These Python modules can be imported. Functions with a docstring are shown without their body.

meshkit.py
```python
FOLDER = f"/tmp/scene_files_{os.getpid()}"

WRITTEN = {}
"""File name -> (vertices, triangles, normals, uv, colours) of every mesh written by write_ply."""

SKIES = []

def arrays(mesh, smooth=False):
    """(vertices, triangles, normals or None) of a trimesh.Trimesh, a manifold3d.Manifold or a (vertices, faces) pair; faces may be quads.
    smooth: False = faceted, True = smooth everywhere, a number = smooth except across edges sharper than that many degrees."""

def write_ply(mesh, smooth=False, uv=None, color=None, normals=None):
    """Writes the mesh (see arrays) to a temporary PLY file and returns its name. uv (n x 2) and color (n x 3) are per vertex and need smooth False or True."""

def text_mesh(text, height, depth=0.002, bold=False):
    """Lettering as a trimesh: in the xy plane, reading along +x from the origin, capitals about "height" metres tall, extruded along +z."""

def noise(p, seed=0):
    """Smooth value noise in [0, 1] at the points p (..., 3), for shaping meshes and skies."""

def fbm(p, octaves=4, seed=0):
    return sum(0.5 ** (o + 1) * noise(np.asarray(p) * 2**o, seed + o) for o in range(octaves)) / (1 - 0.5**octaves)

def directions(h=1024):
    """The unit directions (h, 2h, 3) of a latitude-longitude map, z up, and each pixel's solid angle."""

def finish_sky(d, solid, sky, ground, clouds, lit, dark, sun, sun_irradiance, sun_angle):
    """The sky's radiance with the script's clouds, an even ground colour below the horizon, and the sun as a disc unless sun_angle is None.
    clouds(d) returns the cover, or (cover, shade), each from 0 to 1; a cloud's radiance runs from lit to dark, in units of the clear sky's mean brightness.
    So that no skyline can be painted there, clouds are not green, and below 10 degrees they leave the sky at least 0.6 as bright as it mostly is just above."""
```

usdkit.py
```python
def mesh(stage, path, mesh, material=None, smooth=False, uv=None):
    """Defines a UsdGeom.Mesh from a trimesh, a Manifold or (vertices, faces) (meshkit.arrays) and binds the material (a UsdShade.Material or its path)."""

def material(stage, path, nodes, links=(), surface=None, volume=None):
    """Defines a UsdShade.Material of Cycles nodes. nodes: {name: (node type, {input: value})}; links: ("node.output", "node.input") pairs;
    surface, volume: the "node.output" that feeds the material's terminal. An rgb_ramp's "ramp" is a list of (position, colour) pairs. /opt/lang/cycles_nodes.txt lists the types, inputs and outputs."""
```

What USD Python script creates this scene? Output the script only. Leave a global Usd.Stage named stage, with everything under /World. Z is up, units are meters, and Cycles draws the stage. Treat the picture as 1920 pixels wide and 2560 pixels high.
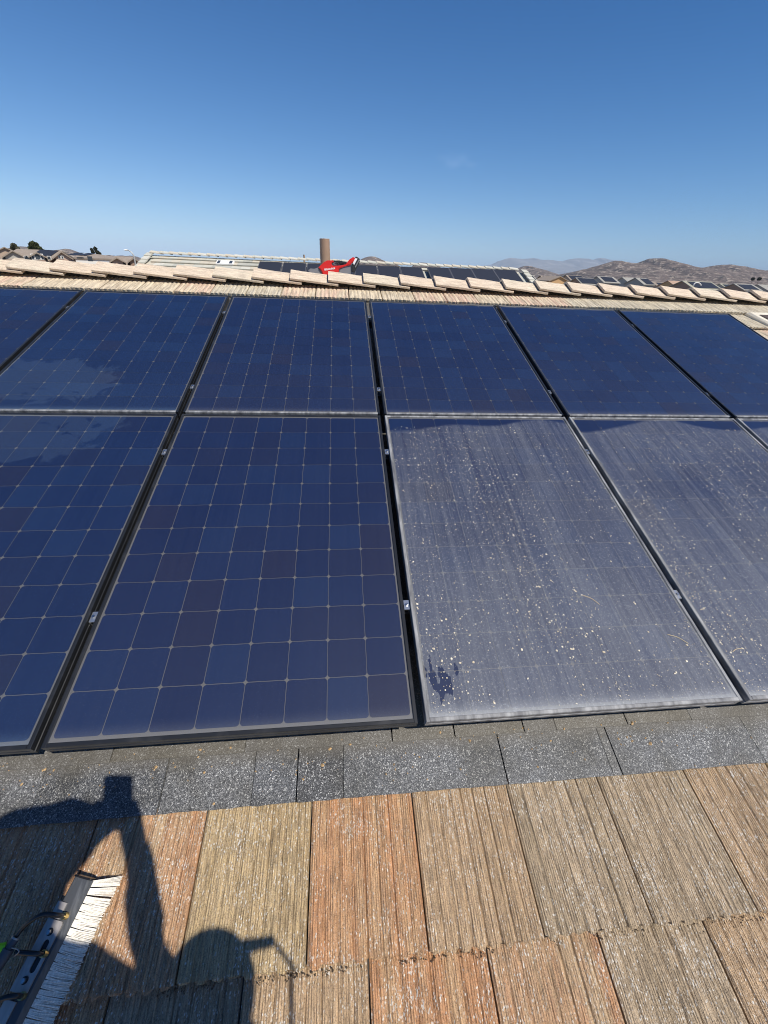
import math, random
import numpy as np
import trimesh
import shapely.geometry as sg
import manifold3d as m3
import meshkit, usdkit
from pxr import Usd, UsdGeom, UsdShade, UsdLux, Sdf, Gf
from scipy.spatial.transform import Rotation as SR

stage = Usd.Stage.CreateInMemory()
UsdGeom.SetStageUpAxis(stage, UsdGeom.Tokens.z)
UsdGeom.SetStageMetersPerUnit(stage, 1.0)
UsdGeom.Xform.Define(stage, '/World')
UsdGeom.Scope.Define(stage, '/World/Looks')
random.seed(7)
rng = np.random.default_rng(7)

# ------------------------------------------------------------------ frames
# roof frame: u along the ridge (world x), v up the slope, n out of the roof; the array's lower left corner is the origin
SLOPE = math.radians(18.0)
RX = np.array([[1, 0, 0], [0, math.cos(SLOPE), -math.sin(SLOPE)], [0, math.sin(SLOPE), math.cos(SLOPE)]])
def W(p):
    return np.asarray(p, float) @ RX.T
FPX = 1023.2                                              # focal length for a 1920 x 2560 frame
RM = SR.from_rotvec([0.728752223, -0.0906043062, -0.0517525391]).as_matrix()
CAM_ROOF = np.array([0.831456734, -0.333578330, 1.32065107])
CAM = W(CAM_ROOF)
RW = RX @ RM

# ------------------------------------------------------------------ camera, sky, sun, exposure
cam = UsdGeom.Camera.Define(stage, '/World/camera')
cam.CreateHorizontalApertureAttr(26.0)
cam.CreateVerticalApertureAttr(26.0 * 4 / 3)
cam.CreateFocalLengthAttr(26.0 * FPX / 1920)
cam.CreateClippingRangeAttr(Gf.Vec2f(0.005, 100000))
EXPOSURE = 0.42
cam.CreateExposureAttr(EXPOSURE)
_m = np.eye(4); _m[:3, :3] = RW.T; _m[3, :3] = CAM
cam.AddTransformOp().Set(Gf.Matrix4d(*_m.ravel().tolist()))

SUN_ROOF = np.array([0.401, -0.168, 0.901]); SUN_ROOF /= np.linalg.norm(SUN_ROOF)
SUN = W(SUN_ROOF)
SUN_EL = math.asin(SUN[2]); SUN_ROT = math.atan2(SUN[0], SUN[1])
sun = UsdLux.DistantLight.Define(stage, '/World/sun')
sun.CreateIntensityAttr(1.1)
sun.CreateAngleAttr(0.5)
sun.CreateColorAttr(Gf.Vec3f(1.0, 0.95, 0.87))
sun.GetPrim().CreateAttribute('inputs:normalize', Sdf.ValueTypeNames.Bool).Set(True)
_z = SUN; _x = np.cross([0, 0, 1], _z); _x /= np.linalg.norm(_x); _y = np.cross(_z, _x)
_m = np.eye(4); _m[0, :3] = _x; _m[1, :3] = _y; _m[2, :3] = _z
sun.AddTransformOp().Set(Gf.Matrix4d(*_m.ravel().tolist()))

def cam_dir(px, py):
    d = RW @ np.array([(px - 960) / FPX, -(py - 1280) / FPX, -1.0])
    return d / np.linalg.norm(d)
SKY_STRENGTH = 0.1
SKY_SAT, SKY_VAL, HORIZON, HORIZON_FALL = 1.40, .74, (.0, 1.0, 2.6), .14
cd = cam_dir(1140, 405)
# clear sky, paler towards the horizon all round, with two faint wisps of cloud
usdkit.material(stage, '/World/Looks/sky', {
    'tc': ('texture_coordinate', {}),
    'sky': ('sky_texture', {'sky_type': 'single_scattering', 'sun_disc': False, 'sun_elevation': SUN_EL, 'sun_rotation': SUN_ROT,
                            'altitude': 500.0, 'air_density': 1.0, 'aerosol_density': 0.5, 'ozone_density': 3.0}),
    'hsv': ('hsv', {'hue': .509, 'saturation': SKY_SAT, 'value': SKY_VAL}),
    'sx': ('separate_xyz', {}), 'mx': ('math', {'math_type': 'maximum', 'value2': 0.0}), 'ml': ('math', {'math_type': 'multiply', 'value2': -1 / HORIZON_FALL}),
    'ex': ('math', {'math_type': 'power', 'value1': math.e}),
    'hor': ('mix', {'mix_type': 'add', 'color2': HORIZON}),
    'map': ('mapping', {'scale': (30, 30, 95)}), 'n': ('noise_texture', {'scale': 1.0, 'detail': 5.0, 'roughness': 0.6}),
    'dist': ('mapping', {'location': tuple((-cd * [12, 12, 34]).tolist()), 'scale': (12, 12, 34)}),
    'ball': ('gradient_texture', {'gradient_type': 'spherical'}),
    'mul': ('math', {'math_type': 'multiply'}),
    'rr': ('rgb_ramp', {'ramp': [(0.30, (0, 0, 0)), (0.60, (0.2, 0.2, 0.2)), (1.0, (0.3, 0.3, 0.3))]}),
    'mix': ('mix', {'mix_type': 'add', 'color2': (3.0, 3.0, 3.0)}),
    'bg': ('background_shader', {'strength': SKY_STRENGTH}),
}, [('tc.generated', 'map.vector'), ('map.vector', 'n.vector'), ('tc.generated', 'dist.vector'), ('dist.vector', 'ball.vector'),
    ('sky.color', 'hsv.color'), ('tc.generated', 'sx.vector'), ('sx.z', 'mx.value1'), ('mx.value', 'ml.value1'), ('ml.value', 'ex.value2'),
    ('hsv.color', 'hor.color1'), ('ex.value', 'hor.fac'),
    ('n.fac', 'mul.value1'), ('ball.fac', 'mul.value2'), ('mul.value', 'rr.fac'), ('rr.color', 'mix.fac'), ('hor.color', 'mix.color1'),
    ('mix.color', 'bg.color')], surface='bg.background')
dome = UsdLux.DomeLight.Define(stage, '/World/sky')
UsdShade.MaterialBindingAPI.Apply(dome.GetPrim()).Bind(UsdShade.Material.Get(stage, '/World/Looks/sky'))
dome.GetPrim().SetCustomDataByKey('kind', 'structure')

# ------------------------------------------------------------------ helpers
USED = {}
def numbered(path):
    k = USED.get(path, 0); USED[path] = k + 1
    return path if k == 0 else f'{path}_{k:03d}'
def props(prim, label=None, cat=None, group=None, kind=None):
    for k, v in (('label', label), ('category', cat), ('group', group), ('kind', kind)):
        if v: prim.SetCustomDataByKey(k, v)
def thing(name, label=None, cat=None, group=None, kind=None, loc=None, tilt=False, matrix=None, parent='/World'):
    path = numbered(f'{parent}/{name}')
    x = UsdGeom.Xform.Define(stage, path)
    if matrix is not None:
        x.AddTransformOp().Set(Gf.Matrix4d(*np.asarray(matrix, float).ravel().tolist()))
    else:
        if loc is not None: x.AddTranslateOp().Set(Gf.Vec3d(*map(float, loc)))
        if tilt: x.AddRotateXOp().Set(math.degrees(SLOPE))
    props(x.GetPrim(), label, cat, group, kind)
    return path
def part(parent, name, mesh, mat, smooth=False, label=None, kind=None):
    path = numbered(f'{parent}/{name}')
    m = usdkit.mesh(stage, path, mesh, '/World/Looks/' + mat, smooth=smooth)
    props(m.GetPrim(), label, None, None, kind)
    return path
def top(name, mesh, mat, label=None, cat=None, group=None, kind=None, smooth=False):
    path = numbered(f'/World/{name}')
    m = usdkit.mesh(stage, path, mesh, '/World/Looks/' + mat, smooth=smooth)
    props(m.GetPrim(), label, cat, group, kind)
    return path
def T(v, f):
    f = np.asarray(f)
    if f.shape[1] == 4: f = np.vstack([f[:, [0, 1, 2]], f[:, [0, 2, 3]]])
    return trimesh.Trimesh(np.asarray(v, float), f, process=False)
def cat(ms):
    return trimesh.util.concatenate(ms)
def box(a, b):
    a, b = np.minimum(a, b), np.maximum(a, b)
    m = trimesh.creation.box(extents=b - a); m.apply_translation((a + b) / 2); return m
def cbox(a, b, r=0.002):
    """box with chamfered edges"""
    a, b = np.minimum(a, b).astype(float), np.maximum(a, b).astype(float)
    pts = []
    for ix in (0, 1):
        for iy in (0, 1):
            for iz in (0, 1):
                p = np.array([(a, b)[ix][0], (a, b)[iy][1], (a, b)[iz][2]])
                s = np.array([1 - 2 * ix, 1 - 2 * iy, 1 - 2 * iz]) * r
                for k in range(3):
                    q = p + s; q[k] = p[k]; pts.append(q)
    return hull(pts)
def hull(pts):
    return trimesh.convex.convex_hull(np.asarray(pts, float))
def cyl(p, q, r, n=16, r2=None):
    p, q = np.asarray(p, float), np.asarray(q, float)
    d = q - p; L = np.linalg.norm(d); d /= L
    a = np.cross(d, [0, 0, 1] if abs(d[2]) < .9 else [1, 0, 0]); a /= np.linalg.norm(a); b = np.cross(d, a)
    t = np.linspace(0, 2 * np.pi, n, endpoint=False)
    ring = np.cos(t)[:, None] * a + np.sin(t)[:, None] * b
    r2 = r if r2 is None else r2
    v = np.vstack([p + ring * r, q + ring * r2, [p], [q]])
    f = []
    for i in range(n):
        j = (i + 1) % n
        f += [[i, j, n + j], [i, n + j, n + i], [2 * n, j, i], [2 * n + 1, n + i, n + j]]
    return T(v, f)
def tube(P, r, n=10):
    P = np.asarray(P, float)
    # Catmull-Rom resample
    Q = []
    E = np.vstack([2 * P[0] - P[1], P, 2 * P[-1] - P[-2]])
    for i in range(1, len(E) - 2):
        for t in np.linspace(0, 1, 7)[:-1]:
            a, b, c_, d = E[i - 1:i + 3]
            Q.append(.5 * (2 * b + (c_ - a) * t + (2 * a - 5 * b + 4 * c_ - d) * t * t + (3 * b - a - 3 * c_ + d) * t ** 3))
    Q.append(P[-1]); Q = np.array(Q)
    tg = np.gradient(Q, axis=0); tg /= np.linalg.norm(tg, axis=1, keepdims=True)
    up = np.array([0.13, 0.21, 0.97])
    a = np.cross(tg, up); a /= np.linalg.norm(a, axis=1, keepdims=True); b = np.cross(tg, a)
    t = np.linspace(0, 2 * np.pi, n, endpoint=False)
    R_ = np.broadcast_to(r, (len(Q),)).reshape(-1, 1, 1)
    v = Q[:, None] + R_ * (np.cos(t)[None, :, None] * a[:, None] + np.sin(t)[None, :, None] * b[:, None])
    f = []
    for i in range(len(Q) - 1):
        for j in range(n):
            k = (j + 1) % n
            f.append([i * n + j, (i + 1) * n + j, (i + 1) * n + k, i * n + k])
    m = T(v.reshape(-1, 3), f)
    V = np.vstack([m.vertices, Q[:1], Q[-1:]]); N = len(m.vertices); F = list(m.faces); L = (len(Q) - 1) * n
    for j in range(n):
        k = (j + 1) % n; F += [[N, j, k], [N + 1, L + k, L + j]]
    return T(V, F)
def extr(poly, d):
    return trimesh.creation.extrude_polygon(sg.Polygon(poly), d, engine='earcut')
def bp(px, py, n):
    """a point of the roof frame: where the photograph's pixel meets the plane n"""
    d = RM @ np.array([(px - 960) / FPX, -(py - 1280) / FPX, -1.0])
    return CAM_ROOF + d * (n - CAM_ROOF[2]) / d[2]
def at(px, py, depth):
    """world point at a given world y distance in front of the camera"""
    d = RW @ np.array([(px - 960) / FPX, -(py - 1280) / FPX, -1.0])
    return CAM + d * depth / d[1]

# ------------------------------------------------------------------ materials
def M(name, color, rough=.6, metal=0., spec=.5, var=None, bump=None, scale=None, **kw):
    """plain principled with optional noise variation: var=(color2, scale xyz, contrast lo, hi); bump=(strength, scale xyz, distance)"""
    nodes = {'p': ('principled_bsdf', {'base_color': color, 'roughness': rough, 'metallic': metal, 'specular_ior_level': spec, **kw})}
    links = []
    if var or bump: nodes['tc'] = ('texture_coordinate', {})
    if var:
        c2, sc, lo, hi = var
        nodes['m1'] = ('mapping', {'scale': sc}); nodes['n1'] = ('noise_texture', {'scale': 1.0, 'detail': 4.0, 'roughness': .6})
        nodes['r1'] = ('rgb_ramp', {'ramp': [(lo, color), (hi, c2)]})
        links += [('tc.object', 'm1.vector'), ('m1.vector', 'n1.vector'), ('n1.fac', 'r1.fac'), ('r1.color', 'p.base_color')]
    if bump:
        st, sc, dist = bump
        nodes['m2'] = ('mapping', {'scale': sc}); nodes['n2'] = ('noise_texture', {'scale': 1.0, 'detail': 3.0})
        nodes['b'] = ('bump', {'strength': st, 'distance': dist})
        links += [('tc.object', 'm2.vector'), ('m2.vector', 'n2.vector'), ('n2.fac', 'b.height'), ('b.normal', 'p.normal')]
    usdkit.material(stage, '/World/Looks/' + name, nodes, links, surface='p.BSDF')

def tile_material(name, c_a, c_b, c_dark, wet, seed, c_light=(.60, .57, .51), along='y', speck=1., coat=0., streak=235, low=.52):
    """ribbed concrete: two tones in bands along the tile, combed streaks, grain, damp blotches and pale specks painted in as water glints; wet = gloss"""
    ya = along == 'y'
    def sc(a, b): return (a, b, a) if ya else (b, a, a)
    usdkit.material(stage, '/World/Looks/' + name, {
        'tc': ('texture_coordinate', {}),
        'm1': ('mapping', {'scale': sc(24, 1.3), 'location': (seed * 3.7, seed * 1.3, 0)}), 'n1': ('noise_texture', {'scale': 1.0, 'detail': 3.0}),
        'r1': ('rgb_ramp', {'ramp': [(.38, c_a), (.62, c_b)]}),
        'm2': ('mapping', {'scale': sc(streak, streak * .05), 'location': (seed, 0, 0)}), 'n2': ('noise_texture', {'scale': 1.0, 'detail': 2.0, 'roughness': .6}),
        'r2': ('rgb_ramp', {'ramp': [(.36, (low, low * .97, low * .94)), (.46, (.88, .88, .88)), (.54, (1, 1, 1)), (.66, (1.22, 1.22, 1.21))]}),
        'mul': ('mix', {'mix_type': 'multiply', 'fac': .85}),
        'n3': ('noise_texture', {'scale': 330.0, 'detail': 2.0, 'roughness': .8}),
        'r3': ('rgb_ramp', {'ramp': [(.36, (.36, .35, .34)), (.47, (.92, .92, .92)), (.66, (1.25, 1.25, 1.25))]}),
        'mul2': ('mix', {'mix_type': 'multiply', 'fac': .8}),
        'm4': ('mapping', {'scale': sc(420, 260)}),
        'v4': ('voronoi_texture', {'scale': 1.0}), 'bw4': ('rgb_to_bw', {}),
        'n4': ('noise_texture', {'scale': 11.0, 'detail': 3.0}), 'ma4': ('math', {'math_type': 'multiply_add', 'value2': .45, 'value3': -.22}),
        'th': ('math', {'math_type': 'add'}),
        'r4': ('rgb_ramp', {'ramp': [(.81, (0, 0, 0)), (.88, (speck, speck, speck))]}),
        'spk': ('mix', {'mix_type': 'mix', 'color2': c_light}),  # pale specks put wet glints into the base colour
        'n5': ('noise_texture', {'scale': 16.0, 'detail': 6.0, 'roughness': .7}),
        'r5': ('rgb_ramp', {'ramp': [(.55, (0, 0, 0)), (.74, (.5, .5, .5))]}),
        'drk': ('mix', {'mix_type': 'mix', 'color2': c_dark}),
        'rr': ('rgb_ramp', {'ramp': [(.3, (wet, wet, wet)), (.7, (.75, .75, .75))]}),
        'b1': ('bump', {'strength': .9, 'distance': .004}), 'b2': ('bump', {'strength': .8, 'distance': .004}),
        'p': ('principled_bsdf', {'specular_ior_level': .5, 'coat_weight': coat, 'coat_roughness': .16}),
    }, [('tc.object', 'm1.vector'), ('m1.vector', 'n1.vector'), ('n1.fac', 'r1.fac'),
        ('tc.object', 'm2.vector'), ('m2.vector', 'n2.vector'), ('n2.fac', 'r2.fac'), ('r1.color', 'mul.color1'), ('r2.color', 'mul.color2'),
        ('tc.object', 'n3.vector'), ('n3.fac', 'r3.fac'), ('mul.color', 'mul2.color1'), ('r3.color', 'mul2.color2'),
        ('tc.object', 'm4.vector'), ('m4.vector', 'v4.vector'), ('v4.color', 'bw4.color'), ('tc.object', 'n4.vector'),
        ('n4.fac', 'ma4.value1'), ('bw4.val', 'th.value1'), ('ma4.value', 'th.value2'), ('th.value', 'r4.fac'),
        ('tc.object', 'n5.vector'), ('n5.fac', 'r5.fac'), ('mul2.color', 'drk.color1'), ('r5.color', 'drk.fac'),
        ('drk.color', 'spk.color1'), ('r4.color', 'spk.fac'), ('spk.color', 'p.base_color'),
        ('n3.fac', 'rr.fac'), ('rr.color', 'p.roughness'),
        ('n2.fac', 'b1.height'), ('n3.fac', 'b2.height'), ('b1.normal', 'b2.normal'), ('b2.normal', 'p.normal'), ('b2.normal', 'p.coat_normal')], surface='p.BSDF')

TAN_A, TAN_B = (.45, .31, .178), (.39, .265, .148)
ORA_A, ORA_B = (.46, .235, .105), (.46, .29, .15)
GRY_A, GRY_B = (.42, .32, .21), (.355, .27, .172)
DARK = (.11, .08, .05)
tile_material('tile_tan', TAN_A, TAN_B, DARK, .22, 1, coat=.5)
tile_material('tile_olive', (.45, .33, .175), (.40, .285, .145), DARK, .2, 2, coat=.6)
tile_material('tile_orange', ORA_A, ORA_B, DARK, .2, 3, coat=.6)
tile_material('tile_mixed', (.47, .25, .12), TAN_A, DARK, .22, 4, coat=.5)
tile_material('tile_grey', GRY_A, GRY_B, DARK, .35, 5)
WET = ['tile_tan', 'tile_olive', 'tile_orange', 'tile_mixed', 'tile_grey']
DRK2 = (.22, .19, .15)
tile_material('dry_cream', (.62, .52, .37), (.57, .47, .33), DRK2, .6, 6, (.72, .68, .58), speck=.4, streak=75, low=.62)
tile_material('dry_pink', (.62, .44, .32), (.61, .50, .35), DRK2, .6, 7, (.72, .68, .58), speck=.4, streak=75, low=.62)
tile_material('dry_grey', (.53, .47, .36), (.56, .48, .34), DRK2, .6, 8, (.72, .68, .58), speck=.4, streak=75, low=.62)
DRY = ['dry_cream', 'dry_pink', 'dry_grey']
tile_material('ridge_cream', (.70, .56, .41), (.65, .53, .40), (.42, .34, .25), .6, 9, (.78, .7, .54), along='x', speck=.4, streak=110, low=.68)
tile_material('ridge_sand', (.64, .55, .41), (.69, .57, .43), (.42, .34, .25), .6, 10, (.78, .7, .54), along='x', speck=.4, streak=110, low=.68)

def shingle_material(name, base, light, seed):
    usdkit.material(stage, '/World/Looks/' + name, {
        'tc': ('texture_coordinate', {}),
        'm': ('mapping', {'location': (seed * 2.1, seed, 0)}),
        'v': ('voronoi_texture', {'scale': 600.0}), 'bw': ('rgb_to_bw', {}),
        'v2': ('voronoi_texture', {'scale': 400.0}), 'bw2': ('rgb_to_bw', {}),
        'r': ('rgb_ramp', {'ramp': [(.28, tuple(x * .35 for x in base)), (.5, tuple(x * .9 for x in base)), (.66, tuple(x * 1.4 for x in base)), (.82, tuple(x * .7 for x in light))]}),
        'r2': ('rgb_ramp', {'ramp': [(.80, (0, 0, 0)), (.86, (.8, .8, .8))]}),
        'sp': ('mix', {'color2': (.62, .62, .6)}),
        'n': ('noise_texture', {'scale': 7.0, 'detail': 4.0}),
        'r3': ('rgb_ramp', {'ramp': [(.35, (.6, .57, .5)), (.6, (1.1, 1.1, 1.1))]}),
        'mul': ('mix', {'mix_type': 'multiply', 'fac': .85}),
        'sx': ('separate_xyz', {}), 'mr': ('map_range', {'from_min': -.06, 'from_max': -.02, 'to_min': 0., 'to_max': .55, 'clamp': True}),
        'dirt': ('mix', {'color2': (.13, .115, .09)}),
        'bm': ('bump', {'strength': .9, 'distance': .003}),
        'p': ('principled_bsdf', {'roughness': .55}),
    }, [('tc.object', 'm.vector'), ('m.vector', 'v.vector'), ('m.vector', 'v2.vector'), ('v.color', 'bw.color'), ('bw.val', 'r.fac'),
        ('v2.color', 'bw2.color'), ('bw2.val', 'r2.fac'), ('r.color', 'sp.color1'), ('r2.color', 'sp.fac'), ('m.vector', 'n.vector'), ('n.fac', 'r3.fac'),
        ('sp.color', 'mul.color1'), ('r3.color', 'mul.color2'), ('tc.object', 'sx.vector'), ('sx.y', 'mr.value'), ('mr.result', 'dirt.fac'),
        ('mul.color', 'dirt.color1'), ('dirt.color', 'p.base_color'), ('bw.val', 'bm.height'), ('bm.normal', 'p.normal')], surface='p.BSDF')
shingle_material('shingle_grey', (.085, .09, .098), (.38, .38, .38), 1)
shingle_material('shingle_dark', (.05, .052, .056), (.3, .3, .3), 2)
shingle_material('shingle_mid', (.11, .112, .115), (.4, .4, .39), 3)
shingle_material('shingle_brown', (.13, .125, .11), (.4, .39, .36), 4)

CELLS = [(.0066, .0160, .060), (.0060, .0140, .054), (.0074, .0188, .066), (.0082, .0150, .052), (.0105, .0150, .047)]
for i, c_ in enumerate(CELLS):
    M(f'cell_{i}', c_, rough=.45, spec=.25)
M('backsheet', (.09, .09, .096), rough=.6)
M('frame_black', (.014, .015, .017), rough=.34, metal=.0, spec=.5, var=((.045, .045, .045), (6, 6, 6), .5, .8))
M('frame_dusty_sunlit', (.10, .10, .105), rough=.42, spec=.6, var=((.30, .30, .295), (22, 5, 8), .40, .62))  # dust on the dirty panels; painted sunlit edge on upper-row foot bars
M('rail_black', (.02, .02, .02), rough=.5)
M('clamp_silver', (.72, .72, .70), rough=.28, metal=.9)
M('bolt_steel', (.5, .5, .5), rough=.3, metal=1.)

def glass_material(name, base, streak, caked, film, wash_top=None, seed=0., holes=False, tint=(.42, .435, .455)):
    """pane: clear with a sky reflection, under a layer of dust; dust = base + streaks down the slope + a caked lower edge + more on the lower half, which also paints reflected sky, none where it was washed"""
    nodes = {
        'tc': ('texture_coordinate', {}), 'sx': ('separate_xyz', {}), 'off': ('mapping', {'location': (seed * 1.7, seed * .9, seed)}),
        'm1': ('mapping', {'scale': (75, 1.3, 1)}), 'n1': ('noise_texture', {'scale': 1.0, 'detail': 5.0, 'roughness': .65, 'distortion': .25}),
        's1': ('map_range', {'from_min': .36, 'from_max': .72, 'to_min': 0., 'to_max': streak, 'clamp': True}),
        'n2': ('noise_texture', {'scale': 3.2, 'detail': 4.0}),
        's2': ('map_range', {'from_min': .35, 'from_max': .7, 'to_min': base * .55, 'to_max': base * 1.4, 'clamp': True}),
        'n3': ('noise_texture', {'scale': 190.0, 'detail': 2.0, 'roughness': .7}),
        's3': ('map_range', {'from_min': .56, 'from_max': .74, 'to_min': 0., 'to_max': streak * 2.6, 'clamp': True}),
        'cake': ('map_range', {'from_min': .012, 'from_max': .065, 'to_min': 1., 'to_max': 0., 'clamp': True}),
        'cakep': ('math', {'math_type': 'power', 'value2': 2.2}), 'cakem': ('math', {'math_type': 'multiply', 'value2': caked}),
        'low': ('map_range', {'from_min': 0., 'from_max': .95, 'to_min': base * 2.4, 'to_max': 0., 'clamp': True}),  # more dust down the pane, with sky reflection painted into its bluish tint
        'a1': ('math', {'math_type': 'add'}), 'a2': ('math', {'math_type': 'add'}), 'a3': ('math', {'math_type': 'add'}), 'a4': ('math', {'math_type': 'add', 'use_clamp': True}),
        'fr': ('fresnel', {'IOR': 1.42}), 'tr': ('transparent_bsdf', {'color': (1, 1, 1)}), 'gl': ('glossy_bsdf', {'color': (1, 1, 1), 'roughness': .03}),
        'mx': ('mix_closure', {}), 'df': ('diffuse_bsdf', {'color': tint}), 'mx2': ('mix_closure', {}),
    }
    links = [('tc.object', 'sx.vector'), ('tc.object', 'off.vector'), ('off.vector', 'm1.vector'), ('m1.vector', 'n1.vector'), ('n1.fac', 's1.value'),
             ('off.vector', 'n2.vector'), ('n2.fac', 's2.value'), ('off.vector', 'n3.vector'), ('n3.fac', 's3.value'),
             ('sx.y', 'cake.value'), ('cake.result', 'cakep.value1'), ('cakep.value', 'cakem.value1'), ('sx.y', 'low.value'),
             ('s1.result', 'a1.value1'), ('s2.result', 'a1.value2'), ('a1.value', 'a2.value1'), ('s3.result', 'a2.value2'),
             ('a2.value', 'a3.value1'), ('low.result', 'a3.value2')]
    last = 'a3.value'
    if film:                                              # dried soap film: flat patches with crisp wavy edges, (centre u, v, radius u, v, strength)
        cu, cv, ru, rv, st = film
        nodes['fm'] = ('mapping', {'location': (-cu / ru, -cv / rv, 0), 'scale': (1 / ru, 1 / rv, 0)})
        nodes['fb'] = ('gradient_texture', {'gradient_type': 'spherical'})
        nodes['fmm'] = ('mapping', {'scale': (7, 7, 1)}); nodes['fn'] = ('noise_texture', {'scale': 1.0, 'detail': 6.0, 'roughness': .55, 'distortion': 1.2})
        nodes['fa'] = ('math', {'math_type': 'multiply'})
        nodes['fs'] = ('map_range', {'range_type': 'smoothstep', 'from_min': .235, 'from_max': .285, 'to_min': 0., 'to_max': st, 'clamp': True})
        nodes['fadd'] = ('math', {'math_type': 'add'})
        links += [('tc.object', 'fm.vector'), ('fm.vector', 'fb.vector'), ('off.vector', 'fmm.vector'), ('fmm.vector', 'fn.vector'), ('fn.fac', 'fa.value1'), ('fb.fac', 'fa.value2'),
                  ('fa.value', 'fs.value'), (last, 'fadd.value1'), ('fs.result', 'fadd.value2')]
        last = 'fadd.value'
    if wash_top:                                          # a swipe of the brush cleaned the upper edge
        nodes['wm'] = ('mapping', {'scale': (1.5, 0, 0), 'location': (seed, 0, 0)}); nodes['wn'] = ('noise_texture', {'scale': 1.0, 'detail': 0.4})
        nodes['ws'] = ('math', {'math_type': 'multiply_add', 'value2': .42, 'value3': wash_top - .21})
        nodes['wd'] = ('math', {'math_type': 'subtract'})
        nodes['wr'] = ('map_range', {'range_type': 'smoothstep', 'from_min': -.012, 'from_max': .014, 'to_min': 1., 'to_max': .05, 'clamp': True})
        nodes['wmul'] = ('math', {'math_type': 'multiply'})
        links += [('tc.object', 'wm.vector'), ('wm.vector', 'wn.vector'), ('wn.fac', 'ws.value1'), ('sx.y', 'wd.value1'), ('ws.value', 'wd.value2'), ('wd.value', 'wr.value'),
                  (last, 'wmul.value1'), ('wr.result', 'wmul.value2')]
        last = 'wmul.value'
    links += [(last, 'a4.value1'), ('cakem.value', 'a4.value2')]
    last = 'a4.value'
    if holes:                                             # wet spots that the dust has run off, near the lower left corner
        nodes['hm'] = ('mapping', {'location': (-.06 / .17, -.13 / .26, 0), 'scale': (1 / .17, 1 / .26, 0)}); nodes['hb'] = ('gradient_texture', {'gradient_type': 'spherical'})
        nodes['hnm'] = ('mapping', {'scale': (44, 15, 1), 'location': (3, 1, 0)}); nodes['hn'] = ('noise_texture', {'scale': 1.0, 'detail': 3.0, 'roughness': .5})
        nodes['ha'] = ('math', {'math_type': 'multiply'})
        nodes['hs'] = ('map_range', {'range_type': 'smoothstep', 'from_min': .385, 'from_max': .41, 'to_min': 1., 'to_max': .08, 'clamp': True})
        nodes['hmul'] = ('math', {'math_type': 'multiply'})
        links += [('tc.object', 'hm.vector'), ('hm.vector', 'hb.vector'), ('tc.object', 'hnm.vector'), ('hnm.vector', 'hn.vector'), ('hb.fac', 'ha.value1'), ('hn.fac', 'ha.value2'), ('ha.value', 'hs.value'),
                  (last, 'hmul.value1'), ('hs.result', 'hmul.value2')]
        last = 'hmul.value'
    links += [('fr.fac', 'mx.fac'), ('tr.BSDF', 'mx.closure1'), ('gl.BSDF', 'mx.closure2'), (last, 'mx2.fac'), ('mx.closure', 'mx2.closure1'), ('df.BSDF', 'mx2.closure2')]
    usdkit.material(stage, '/World/Looks/' + name, nodes, links, surface='mx2.closure')
for i in range(3):
    glass_material(f'glass_clean_{i}', .0045, .006, .10, None, seed=i * 1.3)
glass_material('glass_soap_upper', .005, .007, .12, (.28, .30, .80, .42, .030), seed=4.1, tint=(.28, .42, .60))
glass_material('glass_soap_lower', .005, .007, .10, (.30, 1.45, .95, .55, .030), seed=5.2, tint=(.28, .42, .60))
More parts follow.
